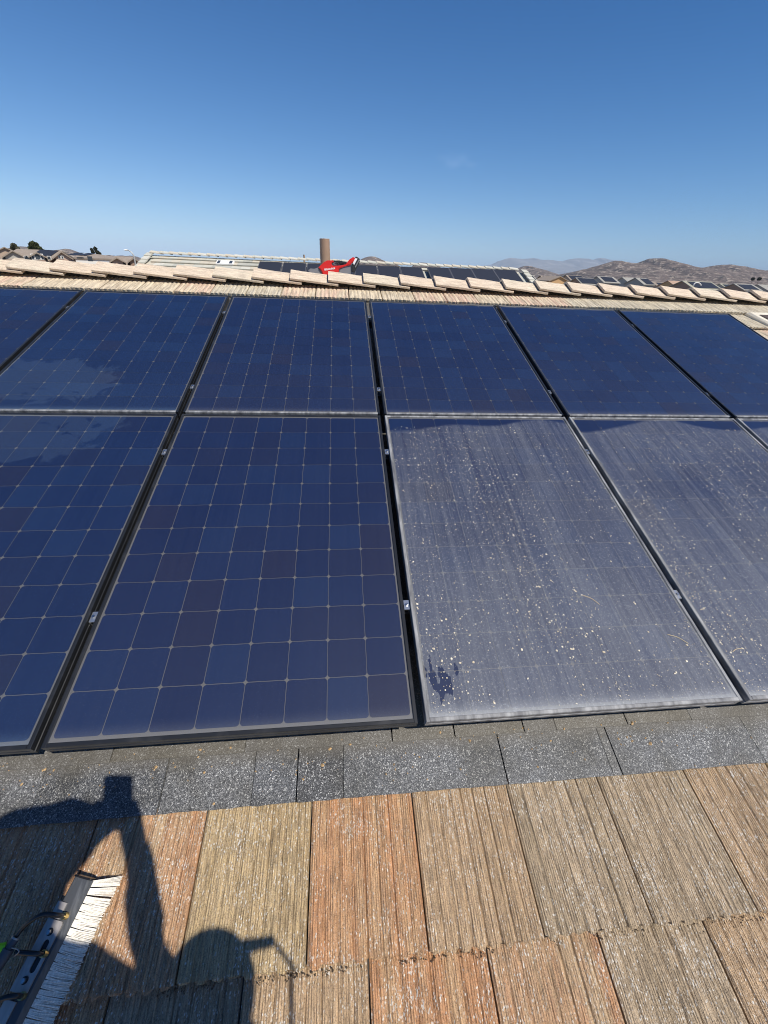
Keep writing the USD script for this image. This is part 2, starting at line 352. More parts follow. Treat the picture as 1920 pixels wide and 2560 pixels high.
glass_material('glass_dirty_a', .050, .12, .36, None, wash_top=1.475, seed=2.3, holes=True)
glass_material('glass_dirty_b', .050, .12, .34, None, wash_top=1.45, seed=7.7)
glass_material('glass_dirty_c', .050, .12, .34, None, wash_top=1.46, seed=9.4)

# distant things
M('stucco_tan', (.42, .31, .22), .85, var=((.36, .27, .2), (.4, .4, .4), .35, .65))
M('stucco_pink', (.45, .32, .24), .85)
M('stucco_white', (.88, .86, .80), .85)
M('stucco_orange', (.55, .34, .16), .85)
M('stucco_brown', (.30, .20, .14), .85)
M('stucco_grey', (.36, .34, .30), .85)
M('roof_brown', (.24, .19, .145), .85, var=((.30, .25, .2), (1.5, 1.5, 8), .35, .65))
M('roof_grey', (.26, .25, .22), .85, var=((.33, .31, .27), (1.5, 1.5, 8), .35, .65))
M('roof_green', (.30, .29, .22), .85, var=((.36, .34, .26), (1.5, 1.5, 8), .35, .65))
M('roof_red', (.36, .23, .16), .85, var=((.42, .29, .2), (1.5, 1.5, 8), .35, .65))
M('fascia_dark', (.10, .075, .06), .7)
M('trim_white', (.75, .73, .68), .7)
M('window_dark', (.05, .06, .07), .12)
M('far_array', (.026, .028, .036), .5, spec=.3)
M('array_line', (.09, .09, .1), .5)
for nm, a, b in (('flat_sage', (.45, .44, .37), (.50, .48, .40)), ('flat_beige', (.48, .43, .34), (.52, .47, .37)), ('flat_pale', (.56, .54, .46), (.50, .48, .41)), ('flat_grey', (.36, .36, .31), (.42, .41, .35))):
    M(nm, a, .85, var=(b, (5, 5, 5), .35, .65))
M('vent_cream', (.74, .68, .55), .55, var=((.66, .60, .47), (9, 9, 9), .4, .6))
M('vent_dark', (.07, .05, .04), .7)
M('pipe_paint', (.33, .215, .145), .5, var=((.27, .18, .12), (9, 9, 3), .35, .65))
M('bark', (.10, .075, .05), .9)
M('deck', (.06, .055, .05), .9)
M('lamp_metal', (.42, .42, .40), .5, metal=.3)
def leaf(name, a, b):
    usdkit.material(stage, '/World/Looks/' + name, {
        'g': ('geometry', {}), 'r': ('rgb_ramp', {'ramp': [(0., a), (1., b)]}),
        'd': ('diffuse_bsdf', {}), 't': ('translucent_bsdf', {}), 'm': ('mix_closure', {'fac': .25})},
        [('g.random_per_island', 'r.fac'), ('r.color', 'd.color'), ('r.color', 't.color'), ('d.BSDF', 'm.closure1'), ('t.BSDF', 'm.closure2')], surface='m.closure')
leaf('leaf_olive', (.075, .085, .035), (.15, .15, .07))
leaf('leaf_grey', (.10, .095, .06), (.17, .15, .10))
leaf('leaf_dark', (.065, .068, .045), (.125, .12, .08))

def hill_material(name, soil, scrub, rock, sc):
    usdkit.material(stage, '/World/Looks/' + name, {
        'g': ('geometry', {}), 'm': ('mapping', {'scale': (sc, sc, sc)}),
        'n1': ('noise_texture', {'scale': 1.0, 'detail': 6.0, 'roughness': .62}), 'r1': ('rgb_ramp', {'ramp': [(.34, scrub), (.52, soil), (.72, tuple(x * 1.15 for x in soil))]}),
        'v': ('noise_texture', {'scale': 2.1, 'detail': 4.0, 'roughness': .7}), 'r2': ('rgb_ramp', {'ramp': [(.54, (0, 0, 0)), (.62, (.9, .9, .9))]}),
        'mx': ('mix', {'color2': rock}), 'bm': ('bump', {'strength': 1., 'distance': 9.0}),
        'p': ('principled_bsdf', {'roughness': .95, 'specular_ior_level': .1})},
        [('g.position', 'm.vector'), ('m.vector', 'n1.vector'), ('n1.fac', 'r1.fac'), ('m.vector', 'v.vector'), ('v.fac', 'r2.fac'), ('r1.color', 'mx.color1'), ('r2.color', 'mx.fac'),
         ('mx.color', 'p.base_color'), ('v.fac', 'bm.height'), ('bm.normal', 'p.normal')], surface='p.BSDF')
hill_material('hill_rock', (.14, .105, .085), (.045, .037, .03), (.40, .33, .26), .022)
hill_material('mountain_rock', (.20, .18, .16), (.11, .10, .09), (.30, .28, .26), .0012)
hill_material('ground_dry', (.26, .21, .15), (.16, .13, .09), (.33, .28, .2), .02)
usdkit.material(stage, '/World/Looks/haze', {'v': ('principled_volume', {'color': (.68, .84, 1.), 'density': 6.0e-5, 'anisotropy': -.35})}, [], volume='v.volume')

# ------------------------------------------------------------------ terrain
GROUND_Z = -4.2
g = T([[-36000, -36000, GROUND_Z], [36000, -36000, GROUND_Z], [36000, 36000, GROUND_Z], [-36000, 36000, GROUND_Z]], [[0, 1, 2, 3]])
top('ground', g, 'ground_dry', kind='structure')
def ridge_hill(name, sky, dist, depth, mat, seed, rough=.12, label=None, back=1.0, rows=44, cols=260):
    """terrain under a skyline: sky = pixels of the photograph's crest; dist = metres; depth = how far the foot comes forward"""
    sky = np.array(sky, float)
    P = np.array([at(x, y, dist) for x, y in sky])
    xs = np.linspace(P[0, 0], P[-1, 0], cols)
    from scipy.interpolate import PchipInterpolator
    H = PchipInterpolator(P[:, 0], P[:, 2])(xs) - GROUND_Z
    fade = np.clip(np.minimum(xs - xs[0], xs[-1] - xs) / ((xs[-1] - xs[0]) * .03), 0, 1)
    V = []
    K = rows
    for k in range(K):
        t = k / (K - 1) * 2 - 1                           # -1 foot, 0 crest, 1 back foot
        y = dist + t * depth * (1 if t < 0 else back)
        prof = (1 - abs(t)) ** 1.15
        n = meshkit.fbm(np.c_[xs / (depth * .35), np.full(cols, y / (depth * .35)), np.full(cols, seed)], 5, seed)
        gul = np.abs(meshkit.fbm(np.c_[xs / (depth * .16), np.full(cols, y / (depth * .5)), np.full(cols, seed + 9)], 4, seed + 3) - .5) * 2
        h = H * (prof + rough * (1 - prof) * prof * 4 * (n - .5) * 2 - rough * 1.1 * gul * prof * (1 - prof) * 2.2)
        jag = (meshkit.fbm(np.c_[xs / (depth * .03), np.full(cols, y / (depth * .03)), np.full(cols, seed)], 3, seed) - .5) * H.max() * .035
        V.append(np.c_[xs, np.full(cols, y), GROUND_Z - 3 + np.maximum(h + 3 * (1 - abs(t)) + jag * fade * (1 - abs(t)), 0)])
    V = np.array(V).reshape(-1, 3); F = []
    for k in range(K - 1):
        i = np.arange(cols - 1) + k * cols
        F.append(np.c_[i, i + 1, i + 1 + cols, i + cols])
    return top(name, T(V, np.vstack(F)), mat, label=label, kind='structure', smooth=True)
ridge_hill('hill', [(1405, 720), (1431, 684.6), (1459.6, 673.7), (1494, 667), (1525, 655), (1547, 650), (1575.5, 656), (1607, 657), (1625.7, 645.5), (1647.6, 643), (1669.6, 648.6), (1698, 661),
      (1726, 668), (1770, 667), (1792, 662.7), (1820, 660), (1851, 664), (1876.5, 669), (1892, 674.6), (1920, 675), (1960, 672), (2020, 680), (2100, 735)], 2400, 900, 'hill_rock', 3)
ridge_hill('hill', [(1225, 710), (1270, 682), (1294.7, 670.6), (1318.8, 663.4), (1343, 669), (1379, 680), (1396, 687.5), (1430, 706)], 3000, 700, 'hill_rock', 5)
ridge_hill('hill', [(880, 684), (900, 649.5), (916, 642), (929, 639.6), (945, 643.7), (962.5, 652), (983, 657), (1010, 672), (1030, 690)], 2200, 500, 'hill_rock', 7)
ridge_hill('hill', [(1015, 690), (1038.6, 658.8), (1053.7, 654.9), (1069, 657), (1093, 662.7), (1120, 695)], 2600, 500, 'hill_rock', 8)
ridge_hill('hill', [(-60, 650), (20, 640), (38, 620), (55, 614.7), (75, 619), (95, 632), (110, 648)], 2300, 500, 'hill_rock', 11)
ridge_hill('hill', [(105, 652), (140, 632), (152, 625), (168, 621), (182, 625.5), (205, 635), (240, 656)], 2000, 450, 'hill_rock', 12)
ridge_hill('hill', [(235, 658), (262, 638.6), (275, 637), (289, 639.5), (304, 638), (316, 640), (328, 638.6), (350, 645), (390, 665)], 2600, 600, 'hill_rock', 13)
ridge_hill('mountain', [(1120, 700), (1193, 665), (1227, 662), (1251, 651), (1278, 644), (1299.5, 646.5), (1333, 645), (1355, 648.5), (1379, 649.4), (1405.6, 652.5), (1422.5, 647.7), (1461, 645),
      (1487.5, 649), (1497, 644), (1531, 648.5), (1580, 655), (1680, 690), (1760, 730)], 15000, 4500, 'mountain_rock', 15, rows=60)

# ------------------------------------------------------------------ our house: deck, tiles, shingles, ridge
house = thing('house', 'house under foot whose ribbed tile roof carries the solar array', 'house', tilt=True)
TILE_W, EXPO = .297, .330
N_TILE = -.128                                            # height of a tile's butt end below the glass plane
STEP = .028
V_BUTT = -.4875
V_RIDGE, N_RIDGE = 3.875, -.058
U0, U1 = -4.6, 8.6
SD = math.sin(2 * SLOPE); CD = math.cos(2 * SLOPE)
def far_side(u, d, n):
    """roof-frame point on the other slope: d metres down from the ridge line, n out of that slope; the deck of this slope is at n=-.165"""
    return np.array([u, V_RIDGE + d * CD + n * SD, -.165 - d * SD + n * CD])
roof_v = [(U0, -2.6, -.165), (U1, -2.6, -.165), (U1, V_RIDGE, -.165), (U0, V_RIDGE, -.165)]
fr = [far_side(U1, 5.5, 0), far_side(U0, 5.5, 0)]
deck = T(list(roof_v) + list(fr), [[0, 1, 2, 3], [3, 2, 4, 5]])
roof = part(house, 'roof', deck, 'deck')
# walls under the eaves (house frame is tilted, so go through world)
def to_roof(P): return np.asarray(P, float) @ RX
def wall_box(x0, x1, y0, y1, z0, z1):
    m = box(np.array([x0, y0, z0]), np.array([x1, y1, z1])); m.vertices = to_roof(m.vertices); return m
part(house, 'wall', wall_box(U0 + .4, U1 - .4, -2.0, 8.6, GROUND_Z, -.95), 'stucco_tan')

def prof(u, seed, fine=1., deep=1.):
    """relief across a tile: eight broad channels and fine combed ribs"""
    q = (u / .0365 + .5) % 1.0
    groove = -np.exp(-((q - .5) / (.11 if deep == 1. else .17)) ** 2) * .0042 * deep
    r = meshkit.noise(np.c_[u * 165, np.full(len(u), seed * 7.3), np.zeros(len(u))], 5) - .5
    r2 = np.abs(((u / .0062) % 1) - .5) * 2
    return groove + fine * (r * .0032 + (r2 - .5) * .0026)
def tile_mesh(u, vb, nx=60, ny=7, length=.40, w=TILE_W, gap=.004, seed=0, thick=.022, fine=1., nb=N_TILE, deep=1.):
    uu = np.linspace(0, w - gap, nx); tv = np.r_[0, .006, np.linspace(.05, length, ny - 2)] if ny > 3 else np.linspace(0, length, ny)
    h = prof(uu, seed, fine, deep)
    h[0] -= .002; h[-1] -= .002
    V = []
    for t in tv:
        wob = meshkit.noise(np.c_[uu * 30, np.full(nx, t * 9), np.full(nx, seed)], 8) - .5
        gm = np.exp(-((((uu / .0365 + .5) % 1.0) - .5) / .17) ** 2) if t == 0 else 0.
        edge = -.004 - .007 * gm if t == 0 else 0.
        jit = (meshkit.noise(np.c_[uu * 60, np.full(nx, 3.), np.full(nx, seed)], 3) - .5) * .008 + .009 * gm if t == 0 else 0.
        V.append(np.c_[u + gap / 2 + uu, vb + t + jit + np.zeros(nx), nb + h + edge + wob * .0016 - t / EXPO * STEP])
    V = np.array(V); top_v = V.reshape(-1, 3); ny_ = len(tv)
    F = []
    for k in range(ny_ - 1):
        i = np.arange(nx - 1) + k * nx
        F.append(np.c_[i, i + 1, i + 1 + nx, i + nx])
    # skirt
    rim = np.r_[np.arange(nx), np.arange(1, ny_) * nx + nx - 1, (ny_ - 1) * nx + np.arange(nx - 2, -1, -1), np.arange(ny_ - 2, 0, -1) * nx]
    low = top_v[rim].copy(); low[:, 2] = nb - thick - (low[:, 1] - vb) / EXPO * STEP
    low[:, 1] += np.where(np.abs(low[:, 1] - vb) < .006, .004, 0)
    o = len(top_v); nr = len(rim)
    j = np.arange(nr); k = (j + 1) % nr
    F.append(np.c_[rim[j], o + j, o + k, rim[k]])
    return T(np.vstack([top_v, low]), np.vstack(F))

# lower courses: the two in view are finely modelled, the ones under the photographer's feet are plainer
first_row = {0: 'tile_mixed', 1: 'tile_olive', 2: 'tile_orange', 3: 'tile_tan', 4: 'tile_grey', 5: 'tile_grey', 6: 'tile_tan', -1: 'tile_mixed'}
second_row = {0: 'tile_grey', 1: 'tile_tan', 2: 'tile_orange', 3: 'tile_mixed', 4: 'tile_grey', 5: 'tile_tan', 6: 'tile_grey'}
for row in range(4):
    vb = V_BUTT - row * EXPO
    off = .1345 if row % 2 == 0 else .1345 + .125 + .0235
    for k in range(-9, 16):
        u = off + k * TILE_W
        if row >= 2 and not (-4 < k < 9): continue
        near = row < 2 and -1 <= k <= 6
        pick = (first_row if row == 0 else second_row if row == 1 else {}).get(k, random.choice(WET))
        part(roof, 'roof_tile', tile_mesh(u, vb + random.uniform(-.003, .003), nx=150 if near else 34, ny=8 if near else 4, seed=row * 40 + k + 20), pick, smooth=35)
# dry course along the ridge, and the tiled strip to the right of the array
def dry_pick(u, r):
    q = meshkit.noise(np.array([[u * .9 + r * 3, r * 1.7, 2.]]), 4)[0] + random.uniform(-.25, .25)
    return DRY[0] if q < .42 else DRY[1] if q < .68 else DRY[2]
TOP_V = V_BUTT + 12 * EXPO
N_DRY = -.110
for k in range(-14, 27):
    u = -.560 + k * .2955
    if u < U0 or u > U1 - .3: continue
    near = -7 <= k <= 18
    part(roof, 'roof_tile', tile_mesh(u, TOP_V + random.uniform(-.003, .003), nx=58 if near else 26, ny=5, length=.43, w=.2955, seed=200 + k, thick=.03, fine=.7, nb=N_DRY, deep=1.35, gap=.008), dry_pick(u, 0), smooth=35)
for row in range(5, 12):
    vb = V_BUTT + row * EXPO
    for k in range(0, 9):
        u = 4.235 + (0 if row % 2 else .148) + k * .2955
        if u < 4.15: continue
        if row == 11 and k in (2, 3): continue
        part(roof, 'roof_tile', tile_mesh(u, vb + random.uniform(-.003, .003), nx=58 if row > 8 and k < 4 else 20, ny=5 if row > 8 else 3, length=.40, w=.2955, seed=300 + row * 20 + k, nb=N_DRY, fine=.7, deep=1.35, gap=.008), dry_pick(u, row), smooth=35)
# low cream vent set in the tiles right of the array
vu, vv = 4.235 + 2 * .2955 - .06, V_BUTT + 11 * EXPO
vent = part(roof, 'roof_vent', cat([hull([(vu + a, vv + b, N_DRY + c_) for a, b, c_ in ((.005, 0, .012), (.58, 0, .012), (.005, .34, -.01), (.58, .34, -.01), (.02, .03, .022), (.565, .03, .022), (.02, .31, .008), (.565, .31, .008), (.005, 0, -.02), (.58, 0, -.02), (.005, .34, -.04), (.58, .34, -.04))])]), 'vent_cream', label='cream flat roof vent with dark slots')
for a in (.06, .33):
    part(roof, 'vent_slot', hull([(vu + a + i, vv + j, N_DRY + k_) for i, j, k_ in ((0, .10, .024), (.2, .10, .024), (0, .24, .016), (.2, .24, .016), (.02, .12, .027), (.18, .12, .027), (.02, .22, .0185), (.18, .22, .0185))]), 'vent_dark')

# asphalt shingles around the foot of the array
SH_T = .0045
def shingle(u0, u1, v0, v1, n, mat):
    # slightly ragged front edge
    x = np.linspace(u0, u1, 14)
    jr = (meshkit.noise(np.c_[x * 40, np.zeros(14), np.zeros(14)], 2) - .5) * .003
    V = np.vstack([np.c_[x, v0 + jr, np.full(14, n)], np.c_[x, np.full(14, v1), np.full(14, n)], np.c_[x, v0 + jr, np.full(14, n - SH_T)], np.c_[x, np.full(14, v1), np.full(14, n - SH_T)]])
    i = np.arange(13)
    F = np.vstack([np.c_[i, i + 1, i + 15, i + 14], np.c_[i + 28, i + 29, i + 1, i], [[0, 14, 42, 28], [13, 41, 55, 27]]])
    return T(V, F)
rows_sh = [
    (-.1555, -.012, -.1400, [-2.3, -1.62, -1.1, -.62, -.30, -.045, .30, .555, .685, .822, 1.325, 1.668, 1.699, 2.20, 2.62, 3.1, 3.5, 4.0, 4.45],
     ['shingle_mid', 'shingle_grey', 'shingle_dark', 'shingle_grey', 'shingle_mid', 'shingle_grey', 'shingle_mid', 'shingle_grey', 'shingle_dark', 'shingle_grey', 'shingle_grey', 'shingle_mid', 'shingle_grey', 'shingle_mid', 'shingle_mid', 'shingle_grey', 'shingle_mid', 'shingle_grey']),
    (-.0165, .130, -.1365, [-2.3, -1.5, -.9, -.42, .13, .52, .98, 1.185, 1.42, 1.53, 1.785, 2.02, 2.36, 2.9, 3.3, 3.9, 4.45],
     ['shingle_brown', 'shingle_mid', 'shingle_brown', 'shingle_mid', 'shingle_brown', 'shingle_mid', 'shingle_brown', 'shingle_brown', 'shingle_mid', 'shingle_brown', 'shingle_brown', 'shingle_mid', 'shingle_brown', 'shingle_mid', 'shingle_brown', 'shingle_brown']),
    (.1255, .30, -.1330, [-2.3, -1.2, -.3, .4, 1.1, 1.9, 2.6, 3.4, 4.45], ['shingle_dark', 'shingle_mid'] * 4),
]
for v0, v1, n, seams, mats in rows_sh:
    for i in range(len(seams) - 1):
        tight = 0.0035 if mats[i] == mats[min(i + 1, len(mats) - 1)] or i % 2 else .0012
        part(roof, 'shingle', shingle(seams[i] + .0006, seams[i + 1] - tight, v0 + random.uniform(-.0012, .0012), v1, n, mats[i]), mats[i])
part(roof, 'underlay', T([(-2.3, -.14, -.150), (4.45, -.14, -.150), (4.45, 3.5, -.150), (-2.3, 3.5, -.150)], [[0, 1, 2, 3]]), 'shingle_dark', label='dark underlay beneath the solar array')

# ridge tiles: angular caps, each lapping over the right end of the one before it
WING = math.radians(4)                                   # how much steeper than the roof the cap's wings are
def cap_mesh(u, seed, L=.43, wing=.172, th=.019):
    e1 = np.array([0, -math.cos(WING), -math.sin(WING)])
    a2 = WING + 2 * SLOPE
    e2 = np.array([0, math.cos(a2 - 0), -math.sin(a2)])
    n1 = np.array([0, -math.sin(WING), math.cos(WING)]); n2 = np.array([0, math.sin(a2), math.cos(a2)])
    ap = np.array([0, V_RIDGE, N_RIDGE])
    nap = n1 + n2; nap /= np.linalg.norm(nap)
    ring_o, ring_i = [], []
    r = .004
    for t in (wing, wing - r):
        ring_o.append(ap + e1 * t + n1 * (0 if t < wing else -r))
    for t in np.linspace(wing * .72, .02, 6): ring_o.append(ap + e1 * t + n1 * 0)
    ring_o.append(ap + nap * -.0012)
    for t in np.linspace(.02, wing - r, 4): ring_o.append(ap + e2 * t)
    ring_o.append(ap + e2 * wing - n2 * r)
    ring_i = [ap + e2 * wing - n2 * th, ap - nap * th * 1.15, ap + e1 * wing - n1 * th]
    sec = np.array(ring_o + ring_i)
    m = len(sec)
    xs = np.r_[0, .004, np.linspace(.03, L - .01, 11), L - .004, L]
    V = []
    rr = np.random.default_rng(seed)
    for x in xs:
        s = sec.copy()
        k = len(ring_o)
        nz = (meshkit.noise(np.c_[np.full(k, (u + x) * 8), sec[:k, 1] * 55, np.full(k, seed)], 3) - .5) * .004
        s[:k, 2] += nz
        shrink = .996 if x in (0, L) else 1.
        s = ap + (s - ap) * shrink
        s = s + np.array([0, 0, 1.]) * (.030 * (1 - x / .332) - .008)      # left end rides on the tile before it
        s[:, 0] = u + x
        V.append(s)
    V = np.array(V).reshape(-1, 3); F = []
    for i in range(len(xs) - 1):
        for j in range(m):
            k = (j + 1) % m
            F.append([i * m + j, i * m + k, (i + 1) * m + k, (i + 1) * m + j])
    F = [[a, b, c_] for a, b, c_, d in F] + [[a, c_, d] for a, b, c_, d in F]
    poly = sg.Polygon(sec[:, 1:])
    tv, tf = trimesh.creation.triangulate_polygon(poly, engine='earcut')
    from scipy.spatial import cKDTree
    idx = cKDTree(sec[:, 1:]).query(tv)[1]
    o = (len(xs) - 1) * m
    F += [list(idx[f]) for f in tf] + [[o + idx[f[0]], o + idx[f[2]], o + idx[f[1]]] for f in tf]
    mm = T(V, F); mm.fix_normals(); return mm
for k in range(-14, 25):
    u = .396 + k * .3325
    if u < U0 or u > U1 - .4: continue
    part(roof, 'ridge_tile', cap_mesh(u + random.uniform(-.006, .006), 500 + k), random.choice(['ridge_cream', 'ridge_cream', 'ridge_sand']), smooth=30)
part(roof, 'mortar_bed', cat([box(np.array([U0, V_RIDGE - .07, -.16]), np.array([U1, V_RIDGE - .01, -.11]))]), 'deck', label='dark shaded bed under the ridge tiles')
# far slope's tiles, out of sight behind the ridge
q = [far_side(U0, .08, .03), far_side(U1, .08, .03), far_side(U1, 5.5, .03), far_side(U0, 5.5, .03)]
part(roof, 'far_slope_tiling', T(q, [[0, 1, 2, 3]]), 'dry_grey')
# vent pipe through the far slope
pb, pt = at(813.5, 668, 5.15), at(813.0, 597.0, 5.15)
pipe_r = .0525
def roofed(m): m.vertices = to_roof(m.vertices); return m
ax = np.array([pb[0], pb[1], 0.])
ring = [(pipe_r, -.6), (pipe_r, pt[2] - .004), (pipe_r - .001, pt[2]), (pipe_r - .006, pt[2]), (pipe_r - .006, pt[2] - .25)]
tt = np.linspace(0, 2 * np.pi, 28, endpoint=False)
pv = np.array([[ax[0] + r * math.cos(a), ax[1] + r * math.sin(a), z] for r, z in ring for a in tt])
pf = [[i * 28 + j, i * 28 + (j + 1) % 28, (i + 1) * 28 + (j + 1) % 28, (i + 1) * 28 + j] for i in range(len(ring) - 1) for j in range(28)]
part(house, 'vent_pipe', roofed(T(pv, pf)), 'pipe_paint', smooth=40, label='tall brown painted vent pipe behind the ridge')

# ------------------------------------------------------------------ solar array
PW, PH, GX, GY = 1.046, 1.559, .0255, .017
PROFILE = [(0, -.040), (0, -.026), (.0035, -.0245), (.0035, -.0205), (0, -.019), (0, -.0016), (.0016, 0), (.0104, 0), (.012, -.0016), (.012, -.040)]
def bar(length, axis, flip):
    pr = np.array(PROFILE); n = len(pr)
    V = []
    for t in (0, length):
        for a, z in pr:
            V.append([t, a, z])
    V = np.array(V)
    F = [[i, (i + 1) % n, n + (i + 1) % n, n + i] for i in range(n)]
    tv, tf = trimesh.creation.triangulate_polygon(sg.Polygon(pr), engine='earcut')
    from scipy.spatial import cKDTree
    idx = cKDTree(pr).query(tv)[1]
    F3 = [[a, b, c_] for a, b, c_, d in F] + [[a, c_, d] for a, b, c_, d in F] + [list(idx[f]) for f in tf] + [[n + idx[f[0]], n + idx[f[1]], n + idx[f[2]]] for f in tf]
    if flip: V[:, 1] *= -1
    if axis == 'v': V = V[:, [1, 0, 2]]
    m = T(V, F3); m.fix_normals(); return m
def frame_bars():
    l = bar(PH, 'v', False); r = bar(PH, 'v', True); r.apply_translation([PW, 0, 0])
    b = bar(PW - .024, 'u', False); b.apply_translation([.012, 0, 0]); t = bar(PW - .024, 'u', True); t.apply_translation([.012, PH, 0])
    return cat([l, r, t]), b
FR3, FRB = frame_bars()
CP = .1262; CU0 = (PW - 8 * CP) / 2; CV0 = (PH - 12 * CP) / 2
def cell_mesh(i, j):
    a = CP - .0018; ch = .0078
    pts = []
    for cx, cy, s0 in ((a, a, 0), (0, a, 1), (0, 0, 2), (a, 0, 3)):
        sx, sy = (-1 if cx else 1), (-1 if cy else 1)
        p = [(cx, cy + sy * ch), (cx + sx * ch * .36, cy + sy * ch * .36), (cx + sx * ch, cy)]
        if s0 % 2: p = p[::-1]
        pts += p
    pts = np.array(pts) + [CU0 + i * CP + .0009, CV0 + j * CP + .0009]
    n = len(pts); ctr = pts.mean(0)
    V = np.vstack([np.c_[pts, np.full(n, -.0046)], [[*ctr, -.0046]]])
    return T(V, [[k, (k + 1) % n, n] for k in range(n)])
BACK = box(np.array([.0121, .0121, -.010]), np.array([PW - .0121, PH - .0121, -.0056]))
PANE = T([(.0118, .0118, -.0024), (PW - .0118, .0118, -.0024), (PW - .0118, PH - .0118, -.0024), (.0118, PH - .0118, -.0024)], [[0, 1, 2, 3]])
CELLM = [[cell_mesh(i, j) for j in range(12)] for i in range(8)]
panels = {
    (-2, 0): ('glass_clean_0', 'clean blue solar panel in the lower row, leftmost and mostly cut off'),
    (-1, 0): ('glass_soap_lower', 'clean solar panel with dried soap smears at its top, cut by the left edge'),
    (0, 0): ('glass_clean_1', 'clean dark blue solar panel in the lower row, directly left of the dusty panels'),
    (1, 0): ('glass_dirty_a', 'dusty streaked solar panel with dark wet spots in its lower left corner'),
    (2, 0): ('glass_dirty_b', 'dusty speckled solar panel between the wet-spotted one and the one cut off at right'),
    (3, 0): ('glass_dirty_c', 'dusty speckled solar panel in the lower row cut off by the right edge'),
    (-2, 1): ('glass_clean_2', 'clean blue solar panel in the upper row, a corner cut off by the left edge'),
    (-1, 1): ('glass_soap_upper', 'clean blue solar panel in the upper row with pale soap smears at its lower left'),
    (0, 1): ('glass_clean_0', 'clean blue solar panel in the upper row, below and left of the vent pipe'),
    (1, 1): ('glass_clean_1', 'clean blue upper solar panel right of the vent pipe, above the wet-spotted dusty one'),
    (2, 1): ('glass_clean_2', 'clean blue solar panel in the upper row, second from the right end'),
    (3, 1): ('glass_clean_1', 'clean blue solar panel at the right end of the upper row'),
}
for (cx, cy), (gm, lab) in panels.items():
    rr = random.Random(1000 + cx * 17 + cy * 5)
    p = thing('solar_panel', lab, 'solar panel', 'solar panels of the roof array', loc=W([cx * (PW + GX), cy * (PH + GY), 0]), tilt=True)
    dusty = 'dirty' in gm
    side = 'frame_dusty_sunlit' if dusty or cy == 1 else 'frame_black'  # upper-row foot bars take the pale tone to paint their sunlit lip
    part(p, 'frame', FR3, 'frame_black' if not dusty else 'frame_dusty_sunlit')
    part(p, 'frame_foot_bar', FRB, side)
    part(p, 'backsheet', BACK, 'backsheet')
    for i in range(8):
        for j in range(12):
            t = rr.choices(range(5), (5, 5, 3, 1.2, .3) if dusty else (5, 5, 3, 2.2, 1.0))[0]
            part(p, 'cell', CELLM[i][j], f'cell_{t}')
    part(p, 'glass_pane', PANE, gm)
# rails with clamps in the gaps between the panels
for v, lab in ((.398, 'lowest black rail under the lower row of panels'), (1.262, 'black rail under the upper part of the lower row'), (1.839, 'black rail under the lower part of the upper row'), (2.850, 'topmost black rail, under the upper row near the ridge')):
    r_ = thing('mounting_rail', lab, 'rail', 'rails that carry the solar panels', loc=W([0, v, 0]), tilt=True)
    part(r_, 'rail_bar', cbox(np.array([-2.2, -.02, -.09]), np.array([4.30, .02, -.0415]), .002), 'rail_black')
    for k in range(-1, 5):
        if not -1 <= k <= 3: continue
        u = k * (PW + GX) - GX / 2
        c_ = part(r_, 'clamp', cat([box(np.array([u - .010, -.019, -.016]), np.array([u + .010, .019, -.010])), box(np.array([u - .010, -.019, -.0415]), np.array([u - .0075, .019, -.0165])), box(np.array([u + .0075, -.019, -.0415]), np.array([u + .010, .019, -.0165]))]), 'clamp_silver')
        part(r_, 'bolt', cyl([u, 0, -.0099], [u, 0, -.004], .0055, 6), 'bolt_steel')

# ------------------------------------------------------------------ grit on the dusty panels
M('flake', (.72, .66, .53), .8, var=((.52, .44, .31), (30, 30, 30), .42, .6))
M('straw', (.62, .50, .30), .7)
M('leaf_bit', (.50, .33, .16), .8, var=((.30, .20, .1), (60, 60, 60), .4, .6))
M('clod', (.10, .072, .045), .95)
def flake(c_, r, g_, h=.0012):
    n = 6
    t = np.linspace(0, 2 * np.pi, n, endpoint=False) + g_.uniform(0, 6)
    rr = r * g_.uniform(.55, 1.2, n); st = g_.uniform(.5, 1.)
    a = g_.uniform(0, np.pi); x, y = rr * np.cos(t), rr * np.sin(t) * st
    x, y = x * math.cos(a) - y * math.sin(a), x * math.sin(a) + y * math.cos(a)
    V = np.vstack([np.c_[x, y, np.zeros(n)], [[0, 0, h]]]) + c_
    return V, np.array([[k, (k + 1) % n, n] for k in range(n)])
def scatter(name, pts, rad, mat, label, cat_, seed, h=.0012):
    g_ = np.random.default_rng(seed); V, F, o = [], [], 0
    for p, r in zip(pts, rad):
        v, f = flake(np.asarray(p), r, g_, h * r / .003); V.append(v); F.append(f + o); o += len(v)
    m = T(np.vstack(V) @ RX.T, np.vstack(F))
    top(name, m, mat, label=label, cat=cat_, kind='stuff')
for (cx, cnt, lab, clump) in ((1, 3800, 'pale dried flecks scattered over the wet-spotted dusty panel', .35), (2, 6000, 'pale dried flecks scattered over the middle dusty panel', .5), (3, 4600, 'pale dried flecks scattered over the dusty panel at the right edge', .6)):
    g_ = np.random.default_rng(60 + cx)
    pts, rad = [], []
    while len(pts) < cnt:
        u, v = g_.uniform(.02, PW - .02), g_.uniform(.02, PH - .10)
        w = meshkit.fbm(np.array([[u * 3.5 + cx * 5, v * 1.6, 1.]]), 3, 4)[0]
        dens = np.clip((w - .3) * 2.2, .05, 1) * (1.15 - .62 * v / PH) * (.6 + .4 * u)
        if g_.uniform() > dens: continue
        pts.append((cx * (PW + GX) + u, v, -.0018)); rad.append(float(np.clip(g_.lognormal(-6.62, .6), 0.0007, .0048)))
    scatter('flecks', pts, rad, 'flake', lab, 'dried flecks', 70 + cx)
